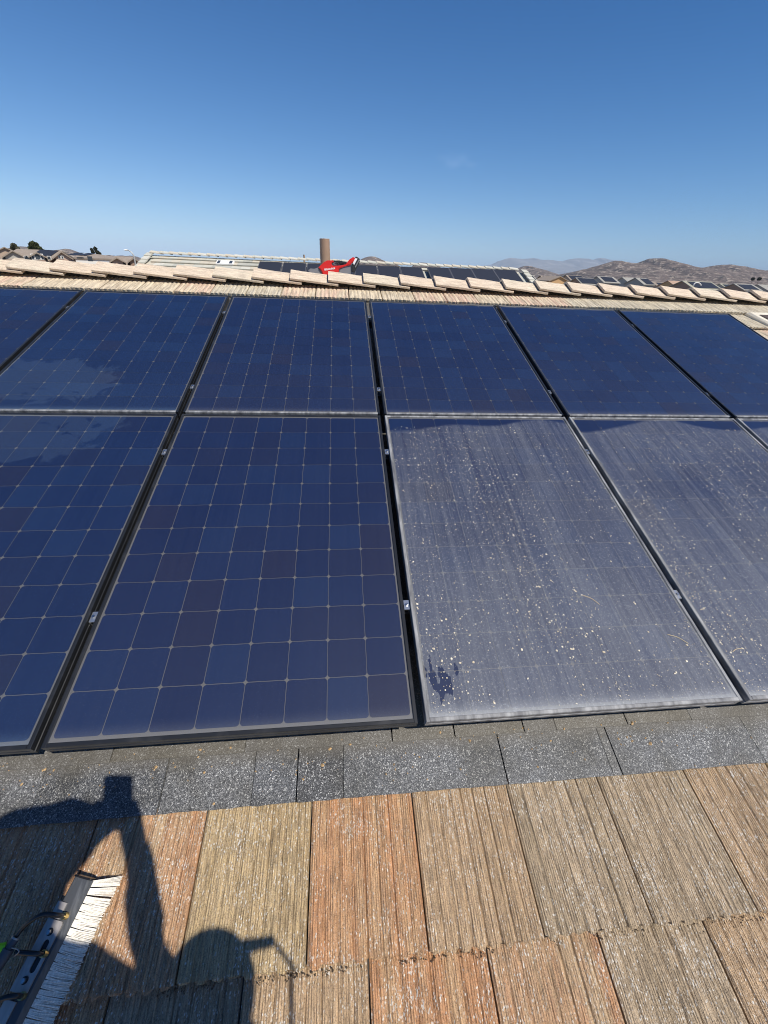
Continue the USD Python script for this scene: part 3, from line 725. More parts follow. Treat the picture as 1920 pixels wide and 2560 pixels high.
for (x0, y0, x1, y1, lab) in ((1457, 1488, 1499, 1511, 'short pale straw on the wet-spotted dusty panel'), (1669, 1586, 1721, 1609, 'long curved pale straw on the middle dusty panel'), (1832, 1629, 1856, 1622, 'short bent straw on the dusty panel at the right edge')):
    a, b = bp(x0, y0, -.001), bp(x1, y1, -.001)
    mid = (a + b) / 2 + np.array([(b - a)[1], -(b - a)[0], 0]) * -.10
    top('straw', T(tube([W(a), W(mid), W(b)], [.0009] * 13, 6).vertices, tube([W(a), W(mid), W(b)], [.0009] * 13, 6).faces), 'straw', label=lab, cat='straw', smooth=True)
g_ = np.random.default_rng(5)
pts = [(g_.uniform(-.2, 2.2), g_.normal(-.045, .03) if g_.uniform() < .7 else g_.uniform(-.15, 0), -.1385) for _ in range(150)]
scatter('leaf_litter', [(u, min(v, .0), -.1355 if v > -.0165 else -.1392) for u, v, _ in pts], np.clip(g_.lognormal(-5.9, .45, 150), .0012, .007), 'leaf_bit', 'small tan leaf bits scattered on the grey shingles', 'leaf litter', 6, h=.002)
pts = []
while len(pts) < 420:
    u = g_.uniform(.0, 1.35) if g_.uniform() < .75 else g_.uniform(1.3, 2.4)
    if meshkit.noise(np.array([[u * 14, 0., 0.]]), 2)[0] < g_.uniform(.35, .75): continue
    pts.append((u, V_BUTT - abs(g_.normal(0, .007)) - .001, N_TILE - STEP + .001 + g_.uniform(0, .006)))
scatter('dirt_clods', pts, g_.uniform(.0008, .0030, 420), 'clod', 'dark damp clods lodged along the butt joint of the ribbed tiles', 'dirt', 8, h=.004)

# ------------------------------------------------------------------ cleaning brush at the lower left
M('brush_bar', (.055, .058, .062), .38, spec=.5, var=((.14, .145, .15), (60, 8, 20), .5, .75))
M('bracket_metal', (.44, .40, .36), .42, metal=.5, var=((.28, .26, .24), (70, 10, 10), .4, .7))
M('hose_rubber', (.012, .012, .013), .3)
M('brass', (.75, .55, .22), .3, metal=1.)
M('pole_lime', (.30, .75, .02), .4)
M('coupler', (.06, .065, .075), .5)
M('bristle', (.86, .82, .72), .6, var=((.68, .63, .54), (260, 260, 260), .4, .6))
def br(zx, zy, n): return bp(zx / 5.184, 2150 + zy / 5.184, n)
BN = -.085                                                # top face of the bar
e0 = (br(960, 215, BN) + br(1185, 270, BN)) / 2; e1 = (br(0, 2000, BN) + br(300, 2080, BN)) / 2
axis = e1 - e0; axis[2] = 0; axis /= np.linalg.norm(axis)
side = np.array([-axis[1], axis[0], 0.])                  # towards the bristles (right)
if side[0] < 0: side = -side
LB = .52; HWB = .0225
brush = thing('cleaning_brush', 'water-fed cleaning brush with white bristles lying on the tiles at lower left', 'brush', loc=W([e0[0], e0[1], BN]), tilt=True)
def B(l, s, n): return np.array([axis[0] * l + side[0] * s, axis[1] * l + side[1] * s, n])
def Bm(m):
    v = m.vertices.copy(); m.vertices = v[:, :1] * axis + v[:, 1:2] * side + v[:, 2:3] * np.array([0, 0, 1.])
    m.fix_normals(); return m
part(brush, 'bar', Bm(extr([(-HWB, -.030), (HWB - .004, -.030), (HWB, -.026), (HWB, -.011), (HWB - .009, 0), (-HWB + .012, 0), (-HWB + .011, -.003), (-HWB + .002, -.003), (-HWB, -.005)], LB).apply_transform(np.array([[0, 0, 1, 0], [1, 0, 0, 0], [0, 1, 0, 0], [0, 0, 0, 1.]]))), 'brush_bar')
part(brush, 'end_cap', Bm(cbox(np.array([-.004, -HWB - .001, -.031]), np.array([-.0004, HWB - .004, .001]), .001)), 'hose_rubber')
def loc_of(zx, zy, n=BN):
    p = br(zx, zy, n) - np.array([e0[0], e0[1], 0]); return float(p @ axis), float(p @ side)
l0, _ = loc_of(790, 790); l1, _ = loc_of(270, 1730)
# bracket plate with a slot
plate = sg.Polygon([(l0, -HWB - .008), (l0, HWB * .25), (l0 + .004, HWB * .35), (l1 - .004, HWB * .35), (l1, HWB * .25), (l1, -HWB - .008)])
s0 = loc_of(650, 1090); s1 = loc_of(470, 1420)
slot = sg.LineString([(s0[0], -.006), (s1[0], -.006)]).buffer(.0062)
pl = trimesh.creation.extrude_polygon(plate.difference(slot), .0035, engine='earcut'); pl.apply_translation([0, 0, .0005])
part(brush, 'bracket', Bm(pl), 'bracket_metal')
part(brush, 'slot_bed', Bm(cbox(np.array([s0[0] - .008, -.0135, -.0025]), np.array([s1[0] + .008, .0015, .0003]), .0002)), 'hose_rubber')
pl2 = box(np.array([l1 + .012, -HWB - .008, .0005]), np.array([l1 + .11, -.004, .004])); part(brush, 'bracket', Bm(pl2), 'bracket_metal')
pl3 = box(np.array([l0 - .03, -HWB - .006, .0005]), np.array([l0 - .002, -.006, .003])); part(brush, 'bracket', Bm(pl3), 'bracket_metal')
for zx, zy in ((705, 940), (375, 1565)):
    l, s_ = loc_of(zx, zy)
    part(brush, 'washer', Bm(cyl([l, -.010, .0041], [l, -.010, .0055], .0068, 16)), 'hose_rubber'); part(brush, 'bolt', Bm(cyl([l, -.010, .0056], [l, -.010, .0135], .0045, 6)), 'bolt_steel')  # washers coloured black to paint in the shadows around the bolts
def rel(p): return np.asarray(p) - np.array([e0[0], e0[1], BN])
for pts_ in ([(835, 725, -.078), (740, 715, -.055), (560, 705, -.040), (400, 790, -.045), (290, 890, -.055), (215, 985, -.06)],
             [(570, 1215, -.078), (480, 1215, -.062), (340, 1205, -.058), (200, 1195, -.06)],
             [(285, 1765, -.078), (210, 1760, -.058), (60, 1785, -.055), (-150, 1870, -.06)]):
    P_ = [rel(br(*p)) for p in pts_]
    h_ = part(brush, 'hose', tube(P_, .0046, 12), 'hose_rubber', smooth=True)
    d = (P_[0] - P_[1]); d /= np.linalg.norm(d)
    part(brush, 'fitting', cyl(P_[0] + d * .004 - [0, 0, .004], P_[0] - d * .004, .0068, 12), 'brass', smooth=40)
ca, cb_ = rel(br(205, 1010, -.062)), rel(br(-60, 1420, -.062))
part(brush, 'coupler', cat([cyl(ca, ca + (cb_ - ca) * .35, .0085, 16), cyl(ca + (cb_ - ca) * .35, cb_, .0125, 16)]), 'coupler', smooth=40)
part(brush, 'ferrule', cyl(ca + (ca - cb_) * .03, ca + (cb_ - ca) * .03, .0092, 16), 'bracket_metal', smooth=40)
part(brush, 'clip', tube([rel(br(150, 1140, -.055)), rel(br(230, 1160, -.045)), rel(br(240, 1200, -.045)), rel(br(180, 1250, -.055))], .0012, 8), 'bracket_metal', smooth=True)
pa, pb_ = rel(br(60, 1165, -.066)), rel(br(-900, 1420, -.02))
part(brush, 'pole', cyl(pa, pb_, .0135, 20), 'pole_lime', smooth=40)
# bristle tufts: flat fans of filaments reaching from the bar's right side down to the tiles
gt = np.random.default_rng(21)
NT = 37
pitch = (LB - .008) / NT
for k in range(NT):
    l = .006 + k * pitch
    near_end = max(0., 1 - k / 3.)
    fan = -.34 * near_end ** 1.2 + .04 + gt.normal(0, .035)         # end tufts splay past the bar's end
    out = .050 + gt.normal(0, .0012) + .004 * near_end
    fil = []
    for q_ in range(18):
        w_ = (q_ % 9 - 4) / 4
        a0 = B(l + w_ * .0051, HWB - .004, -.013 - (q_ // 9) * .006)
        sp = fan + w_ * .05 + gt.normal(0, .018)
        o2 = out + gt.normal(0, .0014)
        tip = B(l + w_ * .0051 + o2 * math.sin(sp), HWB + o2 * math.cos(sp), -.041 + gt.normal(0, .0012) + (q_ // 9) * .002)
        mid = (a0 + tip) / 2 + np.array([0, 0, .0025]) + B(.0006, 0, 0)
        fil.append(tube([a0, mid, tip], np.linspace(.00095, .0008, 13), 4))
    part(brush, 'bristle_tuft', cat(fil), 'bristle', smooth=True)

# ------------------------------------------------------------------ red cordless blower lying behind the ridge
M('tool_red', (.62, .022, .018), .32, spec=.5)
M('tool_black', (.022, .022, .024), .5)
M('tool_grey', (.20, .20, .21), .35)
M('tool_white', (.85, .85, .85), .5)
TD = 4.62                                                 # metres from the camera to the tool's near face
def tl(zx, zy): p = at(760 + zx / 6.9125, 580 + zy / 6.9125, TD); return np.array([p[0], p[2]])
tool_o = np.array([*tl(600, 700)])
tool = thing('cordless_blower', 'red and black cordless blower with battery lying behind the ridge tiles', 'power tool', loc=[tool_o[0], TD + CAM[1], tool_o[1]])
def tpoly(pts_, d0, d1, r=.004):
    """outline in the photograph extruded across the tool's real thickness, edges rounded"""
    pg = sg.Polygon([tl(*p) - tool_o for p in pts_]).buffer(.0025).buffer(-.0025)
    cs = m3.CrossSection([np.array(pg.exterior.coords)[:-1]] + [np.array(h.coords)[:-1] for h in pg.interiors], m3.FillRule.EvenOdd)
    lay = []
    for ins, a, b in ((r, d0, d1), (r * .4, d0 + r * .3, d1 - r * .3), (0, d0 + r, d1 - r)):
        lay.append(m3.Manifold.extrude(cs.offset(-ins, m3.JoinType.Round, circular_segments=24), b - a).translate([0, 0, a]))
    mm = lay[0] + lay[1] + lay[2]
    o = mm.to_mesh(); v = o.vert_properties[:, :3]
    return T(np.c_[v[:, 0], v[:, 2], v[:, 1]], o.tri_verts[:, ::-1])
body = [(248, 612), (345, 520), (405, 490), (500, 488), (520, 520), (490, 530), (478, 560), (500, 585), (620, 580), (720, 560), (790, 470), (850, 432), (880, 445), (870, 500), (800, 575), (700, 600), (610, 640), (600, 690), (560, 760), (330, 760), (300, 680)]
part(tool, 'body', tpoly(body, 0, .085, .010), 'tool_red', smooth=30)
part(tool, 'handle', tpoly([(505, 490), (600, 488), (720, 515), (752, 530), (735, 555), (620, 572), (600, 545), (520, 525)], .018, .066, .012), 'tool_black', smooth=30)
part(tool, 'trigger', tpoly([(500, 540), (560, 532), (592, 545), (585, 570), (520, 575), (495, 560)], .03, .055, .005), 'tool_grey', smooth=30)
g1 = [np.array([*(tl(*p) - tool_o)]) for p in ((480, 545), (500, 530), (560, 526), (596, 540), (600, 560), (575, 580))]
part(tool, 'trigger_guard', tube([[a[0], .012, a[1]] for a in g1], .0035, 8), 'tool_black', smooth=True)
bat = part(tool, 'battery', tpoly([(830, 560), (895, 422), (925, 432), (965, 465), (965, 520), (900, 650), (875, 700), (820, 690), (822, 600)], .004, .080, .007), 'tool_black', smooth=30)
part(bat, 'battery_label', tpoly([(845, 535), (885, 450), (925, 462), (865, 570)], -.0012, .006, .001), 'tool_white')
part(bat, 'battery_ridge', tpoly([(880, 600), (945, 480), (958, 490), (890, 620)], -.0012, .006, .001), 'tool_grey')
part(tool, 'lower_housing', tpoly([(610, 645), (700, 610), (805, 598), (812, 760), (600, 760)], .010, .075, .006), 'tool_grey', smooth=30)
part(tool, 'nozzle', tpoly([(70, 660), (110, 628), (170, 636), (250, 612), (300, 690), (330, 760), (90, 760)], .015, .070, .010), 'tool_grey', smooth=30)
tx = meshkit.text_mesh('Milwaukee', .022, depth=.0014, bold=True)
v = tx.vertices.copy(); v = np.c_[v[:, 0] * .92 + v[:, 1] * .2, v[:, 1], v[:, 2]]
a = tl(350, 668) - tool_o; b = tl(540, 638) - tool_o; ang = math.atan2(b[1] - a[1], b[0] - a[0]); sc = np.linalg.norm(b - a) / v[:, 0].max()
v *= [sc, sc, 1]; v = np.c_[v[:, 0] * math.cos(ang) - v[:, 1] * math.sin(ang), v[:, 0] * math.sin(ang) + v[:, 1] * math.cos(ang), v[:, 2]]
part(tool, 'lettering', T(np.c_[v[:, 0] + a[0], -v[:, 2] - .0002, v[:, 1] + a[1]], tx.faces[:, ::-1]), 'tool_white')

# ------------------------------------------------------------------ houses
def gable(A, Bp, half, eave_drop, z0=GROUND_Z, over=.35, th=.22):
    """ridge from A to B (world), half width across, roof and wall meshes. Returns roof, wall, and the two slope frames."""
    A, Bp = np.asarray(A, float), np.asarray(Bp, float)
    d = Bp - A; d[2] = 0; L = np.linalg.norm(d); d /= L
    s = np.array([d[1], -d[0], 0.])                       # to the right of the ridge
    A2, B2 = A - d * over, Bp + d * over
    dz = np.array([0, 0, eave_drop])
    slopes = []
    V, F = [], []
    for sg_ in (1, -1):
        e = s * sg_ * (half + over); dr = dz * (half + over) / half
        q = [A2, B2, B2 + e - dr, A2 + e - dr]
        o = len(V); V += q + [p - [0, 0, th] for p in q]
        F += [[o, o + 1, o + 2, o + 3], [o + 4, o + 7, o + 6, o + 5], [o + 3, o + 2, o + 6, o + 7], [o + 1, o, o + 4, o + 5], [o + 2, o + 1, o + 5, o + 6], [o, o + 3, o + 7, o + 4]]
        slopes.append((A2, d, (e - dr) / np.linalg.norm(e - dr), L + 2 * over, np.linalg.norm(e - dr)))
    roof_m = T(np.array(V), F); roof_m.fix_normals()
    a, b = A - [0, 0, th], Bp - [0, 0, th]
    P_ = [a, a + s * half - dz, a + s * half, a - s * half, a - s * half - dz]
    V = []; 
    for p0 in (a, b):
        l, r = p0 + s * half - dz, p0 - s * half - dz
        V += [p0, l, np.array([l[0], l[1], z0]), np.array([r[0], r[1], z0]), r]
    F = [[0, 1, 4], [1, 2, 3], [1, 3, 4], [5, 9, 6], [6, 8, 7], [6, 9, 8]]
    for i, j in ((1, 2), (2, 3), (3, 4)):
        F += [[i, 5 + i, 5 + j], [i, 5 + j, j]]
    wall_m = T(np.array(V), F); wall_m.fix_normals()
    return roof_m, wall_m, slopes
def slab_on(sl, a0, a1, b0, b1, lift=.10, th=.05):
    """thin slab on a slope: a along the ridge 0..1, b down the slope 0..1"""
    O, d, e, L, S_ = sl
    n = np.cross(d, e); n /= np.linalg.norm(n)
    if n[2] < 0: n = -n
    q = [O + d * L * a + e * S_ * b + n * lift for a, b in ((a0, b0), (a1, b0), (a1, b1), (a0, b1))]
    return hull(q + [p - n * th for p in q])
def obox(o, along, normal, w, h, d, dx, dz):
    p = [o + along * (dx + a * w) + np.array([0, 0, dz + b * h]) + normal * c_ * d for a in (0, 1) for b in (0, 1) for c_ in (0, 1)]
    return hull(p)
SOUTH = np.array([0, -1., 0])
def house_x(name_label, x1, y1, x2, depth, width, roof_mat, wall_mat, arr=None, drop=.34, gable_wall=True, group='houses beyond the ridge', parts=()):
    """ridge parallel to the street (world x) starting at the photographed apex"""
    A = at(x1, y1, depth); Bq = at(x2, y1, depth); Bq[2] = A[2]
    r, w, sl = gable(A, Bq, width / 2, width / 2 * drop)
    h = thing('house', name_label, 'house', group, loc=[0, 0, 0])
    part(h, 'roof', r, roof_mat); part(h, 'wall', w, wall_mat)
    near = sl[0] if sl[0][2][1] < 0 else sl[1]
    if arr:
        a0, a1, b0, b1, nn = arr
        for i in range(nn):
            t0 = a0 + (a1 - a0) * i / nn; t1 = a0 + (a1 - a0) * (i + 1) / nn - .004
            part(h, 'solar_module', slab_on(near, t0, t1, b0, b1), 'far_array')
    return h, A, Bq, near
RG = 'houses on the right beyond the ridge'
house_x('brown-walled house with grey-green roof and a long dark solar array, pale arch on its roof', 1707.5, 701.5, 1777, 150, 13, 'roof_green', 'stucco_brown', (.12, .93, .12, .85, 5), group=RG)
house_x('small house with greyish gable and dark solar array at far right, before the last roof', 1836, 708.7, 1879.6, 165, 11, 'roof_grey', 'stucco_brown', (.10, .85, .15, .9, 4), group=RG)
house_x('house at the right edge with a dark array on its grey roof', 1896, 711.0, 1975, 175, 12, 'roof_grey', 'stucco_grey', (.2, .9, .3, .95, 5), group=RG)
house_x('low roof with a narrow dark array between the arch-roofed house and the far right gable', 1800, 709.0, 1817, 210, 9, 'roof_green', 'stucco_grey', (.2, .95, .2, .8, 2), group=RG)
house_x('reddish tiled roof just left of the brown-walled house', 1671, 701.5, 1712, 195, 12, 'roof_red', 'stucco_orange', None, group=RG)
house_x('low dark roof left of the reddish tiled roof', 1630, 704.0, 1664, 215, 11, 'roof_brown', 'stucco_tan', (.2, .95, .2, .9, 3), group=RG)
house_x('grey gabled house with a square dark array, before the hill foot', 1590, 694.0, 1614, 170, 12, 'roof_grey', 'stucco_grey', (.3, .98, .15, .95, 2), group=RG)
house_x('small pale grey gable left of the square array', 1557, 693.0, 1585, 205, 10, 'roof_grey', 'stucco_grey', None, group=RG)
house_x('grey roof with dark array right of the paired gables', 1494, 690.5, 1532, 185, 12, 'roof_grey', 'stucco_grey', (.15, .85, .12, .85, 4), group=RG)
house_x('low roof covered by a wide dark array in front of the grey roof', 1441, 693.8, 1482, 150, 10, 'roof_grey', 'stucco_brown', (.06, .97, .1, .9, 5), group=RG)
house_x('taupe gabled house with dark array under the far blue mountain', 1416, 687.3, 1452, 178, 12, 'roof_brown', 'stucco_tan', (.12, .95, .1, .8, 4), group=RG)
house_x('small gabled house with dark array, first one right of the neighbouring roof', 1352, 688.7, 1384, 190, 11, 'roof_brown', 'stucco_tan', (.15, .95, .1, .85, 4), group=RG)
house_x('dark low roof beside the right verge of the neighbouring roof', 1298, 686.0, 1330, 130, 10, 'roof_grey', 'stucco_brown', (.05, .9, .15, .9, 4), group=RG)
# the orange gable faces the roof
A = at(1400.8, 690.2, 140); Bq = A + np.array([0, 11., 0])
r, w, sl = gable(A, Bq, 3.1, 1.2)
h = thing('house', 'small house whose orange gable faces the roof, between two arrays', 'house', RG); part(h, 'roof', r, 'roof_brown'); part(h, 'wall', w, 'stucco_orange')
# pale arch (skylight hood) on the brown-walled house's array
arch = [at(1743 + 9.5 * math.cos(t), 715 - 8.5 * math.sin(t), 142.6) for t in np.linspace(.15, math.pi - .1, 9)]
top('solar_tube', tube(arch, .16, 8), 'trim_white', label='pale curved pipe arch in front of the long dark array', cat='pipe', smooth=True)

LG = 'houses on the left beyond the ridge'
def facing(ax_, ay, lx, ly, depth):
    """a gable that looks towards the roof: apex, half width, drop to the eave, horizontal direction away from the roof"""
    A = at(ax_, ay, depth); rd = A - CAM; rd[2] = 0; rd /= np.linalg.norm(rd)
    d = at(lx, ly, depth) - CAM; E_ = CAM + d * ((A - CAM) @ rd) / (d @ rd)
    return A, float(np.linalg.norm((E_ - A)[:2])), float(A[2] - E_[2]), rd
def gable_front(label, ax_, ay, lx, ly, depth, back, roof_mat, wall_mat, name='house', extra=None, fascia=True):
    """gable facing the roof: apex pixel and left eave pixel"""
    A, half, drop, rd = facing(ax_, ay, lx, ly, depth)
    r, w, sl = gable(A, A + rd * back, half, drop, over=.45)
    h = thing(name, label, 'house', LG)
    part(h, 'roof', r, roof_mat); part(h, 'wall', w, wall_mat)
    return h, A, half, drop
# H1, H2
h1, A, hf, dr = gable_front('partly hidden house at the far left edge, its gable behind the grey one', 10, 617, -6, 624, 120, 14, 'roof_brown', 'stucco_tan')
h2, A, hf, dr = gable_front('house with a broad grey gable at far left, below the small grey tree', 29.7, 624.8, 11, 637.5, 95, 14, 'roof_brown', 'stucco_grey')
# H3: long ridge with two gables
A = at(49, 628.5, 100); Bq = at(152, 626.5, 100); A[2] = Bq[2] = at(110, 625.0, 100)[2]
r, w, sl = gable(A, Bq, 6., 1.9)
h3 = thing('house', 'tan house with white-framed windows, two gables and a dark array on its ridge', 'house', LG)
part(h3, 'roof', r, 'roof_brown'); part(h3, 'wall', w, 'stucco_pink')
near = sl[0] if sl[0][2][1] < 0 else sl[1]
for i in range(6): part(h3, 'solar_module', slab_on(near, .52 + i * .068, .52 + (i + 1) * .068 - .004, .03, .55), 'far_array')
def add_gable(h, ax_, ay, lx, ly, depth, back, roof_mat, wall_mat):
    A, half, drop, rd = facing(ax_, ay, lx, ly, depth)
    r, w, sl = gable(A, A + rd * back, half, drop, over=.4)
    part(h, 'gable_roof', r, roof_mat); part(h, 'gable_wall', w, wall_mat); return A
A = add_gable(h3, 90.4, 630, 76, 638, 92.5, 8, 'roof_brown', 'stucco_pink')
def face_window(h, A, x0, y0, w, hh, tr=.09):
    rd = A - CAM; rd[2] = 0; rd /= np.linalg.norm(rd); al = np.array([rd[1], -rd[0], 0.])
    d = at(x0, y0, 90) - CAM; p0 = CAM + d * ((A - CAM) @ rd - .02) / (d @ rd)
    wp = part(h, 'window', obox(p0, al, -rd, w + 2 * tr, hh + 2 * tr, .06, -tr, -tr), 'trim_white')
    part(wp, 'glass', obox(p0, al, -rd, w, hh, .09, 0, 0), 'window_dark')
for x0, wd in ((81.3, .30), (90.0, .36), (95.3, .36), (104.5, .30)): face_window(h3, A, x0, 647.5, wd, .72)
A = add_gable(h3, 152, 627.5, 137, 640, 91, 10, 'roof_brown', 'stucco_pink')
for x0 in (147.5, 154.5):
    face_window(h3, A, x0, 645.5, .26, .3, .07)
for x0 in (63, 68, 121):
    p0 = at(x0, 648, 93.8)
    wp = part(h3, 'window', obox(p0, np.array([1., 0, 0]), SOUTH, .62, .6, .06, -.08, -.08), 'trim_white'); part(wp, 'glass', obox(p0, np.array([1., 0, 0]), SOUTH, .46, .44, .09, 0, 0), 'window_dark')
# H4: hip roof over white wall
P0 = at(183, 643, 95); P1 = at(283, 648, 95); R0 = at(208, 632.5, 100.5); R1 = at(229, 633.5, 100.5)
zr = R0[2]; ze = P0[2]
V = np.array([[P0[0], 94.3, ze], [P1[0], 94.3, ze], [P1[0], 107, ze], [P0[0], 107, ze], [R0[0], 100.6, zr], [R1[0], 100.6, zr]])
V = np.vstack([V, V[:4] - [0, 0, .25]])
F = [[0, 1, 5], [0, 5, 4], [1, 2, 5], [2, 3, 4], [2, 4, 5], [3, 0, 4], [0, 6, 7], [0, 7, 1], [1, 7, 8], [1, 8, 2], [2, 8, 9], [2, 9, 3], [3, 9, 6], [3, 6, 0], [6, 8, 7], [6, 9, 8]]
h4 = thing('house', 'white-walled house under a low hip roof with dark arrays', 'house', LG)
hr = T(V, F); hr.fix_normals(); part(h4, 'roof', hr, 'roof_brown')
part(h4, 'wall', box(np.array([P0[0] + .2, 94.42, GROUND_Z]), np.array([P1[0] - .5, 106.4, ze - .26])), 'stucco_white')
fd = np.array([0, 100.6 - 94.3, zr - ze]); fl = np.linalg.norm(fd)
slh = (np.array([R0[0] - 1.5, 100.6, zr]), np.array([1., 0, 0]), -fd / fl, R1[0] - R0[0] + 3, fl)
for i in range(5): part(h4, 'solar_module', slab_on(slh, .02 + i * .15, .02 + (i + 1) * .15 - .012, .06 + (.2 if i == 2 else 0), .62), 'far_array')
hd = np.array([P1[0], 94.3, ze]) - np.array([R1[0], 100.6, zr])
slr = (np.array([R1[0] + .6, 99.2, zr - .35]), np.array([0, 1., 0.05]), np.array([1, 0, -(zr - ze) / (P1[0] - R1[0])]) / np.hypot(1, (zr - ze) / (P1[0] - R1[0])), 3.2, P1[0] - R1[0])
part(h4, 'solar_module', slab_on(slr, 0, 1, .08, .62), 'far_array')
for x0 in (193, 198, 203, 221.5):
    p0 = at(x0, 645 if x0 < 210 else 653, 94.34); part(h4, 'eave_bracket' if x0 < 210 else 'window', obox(p0, np.array([1., 0, 0]), SOUTH, .45 if x0 < 210 else .8, .25 if x0 < 210 else .8, .12, 0, -.1 if x0 < 210 else 0), 'window_dark')  # the last, named window, is an added dark slab filling a dark gap
# H5
h5, A, hf, dr = gable_front('tan house with a pink gable beside the street lamp', 291, 642.5, 279.5, 649.5, 85, 9, 'roof_brown', 'stucco_pink')
A = at(292, 640.5, 91); Bq = at(330, 640.5, 91); Bq[2] = A[2]
r, w, sl = gable(A, Bq, 5.5, 2.0); part(h5, 'main_roof', r, 'roof_brown'); part(h5, 'main_wall', w, 'stucco_tan')
add_gable(h5, 333, 643, 324, 650, 84, 9, 'roof_brown', 'stucco_brown')
h6, A, hf, dr = gable_front('small low brown roof left of the neighbouring tile roof', 366, 646.5, 352, 654, 100, 12, 'roof_brown', 'stucco_tan')

# ------------------------------------------------------------------ the neighbouring house with its own array
ND = 18.6
NA = at(402, 643.0, ND); NB = at(1289, 676.0, ND); NB[1] = ND + CAM[1]; NA[1] = ND + CAM[1]
zN = (NA[2] + NB[2]) / 2; NA[2] = NB[2] = zN
nh = thing('house', 'neighbouring house whose pale flat tile roof carries black solar panels, just behind the ridge', 'house')
nr, nw, nsl = gable(NA, NB, 6.2, 6.2 * math.tan(math.radians(19)), over=.3)
nroof = part(nh, 'roof', nr, 'flat_grey'); part(nh, 'wall', nw, 'stucco_tan')
nearN = nsl[0] if nsl[0][2][1] < 0 else nsl[1]
O, dN, eN, LN, SN = nearN
nN = np.cross(dN, eN); nN = nN if nN[2] > 0 else -nN
if dN[0] < 0: O, dN = O + dN * LN, -dN
tw, ex = .333, .36
rt = random.Random(3)
cnt = int(LN / tw)
for row in range(5):
    for k in range(cnt):
        a0 = k * tw + (tw / 2 if row % 2 else 0)
        if row >= 1 and (5.6 < a0 < 16.5): continue        # covered by the panels
        if a0 + tw > LN + .05: continue
        b0, b1 = row * ex + .02, (row + 1) * ex + .02
        q = [O + dN * (a0 + .003) + eN * b0 + nN * .012, O + dN * (a0 + tw - .003) + eN * b0 + nN * .012, O + dN * (a0 + tw - .003) + eN * b1 + nN * .055, O + dN * (a0 + .003) + eN * b1 + nN * .055]
        v = np.array(q + [p - nN * .03 for p in q])
        f = [[0, 1, 2, 3], [3, 2, 6, 7], [0, 3, 7, 4], [2, 1, 5, 6]]
        m = T(v, f); m.fix_normals()
        if np.mean(m.face_normals[:2] @ nN) < 0: m.invert()
        part(nroof, 'roof_tile', m, rt.choices(['flat_sage', 'flat_beige', 'flat_pale', 'flat_grey'], (4, 3, 1.2, 2))[0])
for k in range(cnt):
    a0 = k * tw
    p0 = O + dN * a0 + nN * .06; e_up = .045
    far = np.array([0, 1, 0]) * .17 - np.array([0, 0, .05])
    s_ = -np.array([0, 1, 0]) * .17 - np.array([0, 0, .05])
    up = np.array([0, 0, .07])
    q = []
    for t, lift in ((0, .03), (tw + .04, 0.)):
        c0 = p0 + dN * t + up + [0, 0, lift]
        q += [c0, c0 + far, c0 + s_, c0 + far - [0, 0, .03], c0 + s_ - [0, 0, .03]]
    part(nroof, 'ridge_tile', hull(q), rt.choice(['flat_pale', 'flat_beige', 'flat_sage']))
for s_end, nm in ((0, 'left'), (LN, 'right')):
    for k in range(5):
        o_ = O + dN * (s_end - .02) + eN * (k * ex + .05) + nN * .07
        q = [o_ + dN * x + eN * y + nN * (z + (.03 if y else 0)) for x in (-.1, .12) for y in (0, ex + .03) for z in (0, .04)]
        part(nroof, 'verge_tile', hull(q), rt.choice(['flat_pale', 'flat_sage']))
# flush vent with two dark openings on the neighbouring roof
def on_roof_px(px, py, lift):
    """the point of the neighbour's near slope seen at a pixel"""
    d = RW @ np.array([(px - 960) / FPX, -(py - 1280) / FPX, -1.0])
    t = ((O + nN * lift - CAM) @ nN) / (d @ nN); p = CAM + d * t - O
    return float(p @ dN), float(p @ eN)
def slabN(a0, a1, b0, b1, l0, l1):
    q = [O + dN * a + eN * b + nN * l for a in (a0, a1) for b in (b0, b1) for l in (l0, l1)]
    return hull(q)
va, vb_ = on_roof_px(541, 654.5, .07); va2, _ = on_roof_px(584, 657.5, .07)
part(nroof, 'roof_vent', slabN(va, va2, vb_ - .17, vb_ + .17, .03, .075), 'trim_white', label='white flush roof vent with two dark openings')
wv = (va2 - va)
for f0, f1 in ((.06, .22), (.74, .92)):
    part(nroof, 'vent_opening', slabN(va + wv * f0, va + wv * f1, vb_ - .13, vb_ + .13, .06, .079), 'window_dark')
# its panels: two groups
def npanel(x0, x1, ytop, lab, xr=None):
    a0, b0 = on_roof_px(x0, ytop, .16); a1, _ = on_roof_px(x1, ytop, .16)
    p = thing('solar_panel', lab, 'solar panel', 'black solar panels on the neighbouring roof', loc=O + dN * a0 + eN * b0 + nN * .16)
    def sl(a, b, c_, d, l0, l1): return hull([dN * i + eN * j + nN * l for i in (a, b) for j in (c_, d) for l in (l0, l1)])
    w_ = a1 - a0
    part(p, 'glass_pane', sl(.02, w_ - .02, .02, 1.58, -.04, .0), 'far_array')
    part(p, 'frame', cat([sl(0, .02, 0, 1.6, -.04, .004), sl(w_ - .02, w_, 0, 1.6, -.04, .004), sl(.021, w_ - .021, 0, .02, -.04, .004), sl(.021, w_ - .021, 1.58, 1.6, -.04, .004)]), 'array_line')
xs_ = [648.5, 708, 767.5, 826.5, 885, 942, 998.5, 1053.5]
for i in range(7):
    npanel(xs_[i] + .8, xs_[i + 1] - .8, 653.3 + (xs_[i] - 648) * .0385, ['first', 'second', 'third', 'fourth', 'fifth', 'sixth', 'seventh'][i] + ' black panel from the left in the left group on the neighbouring roof')
xs_ = [1066.5, 1121, 1176, 1231, 1286]
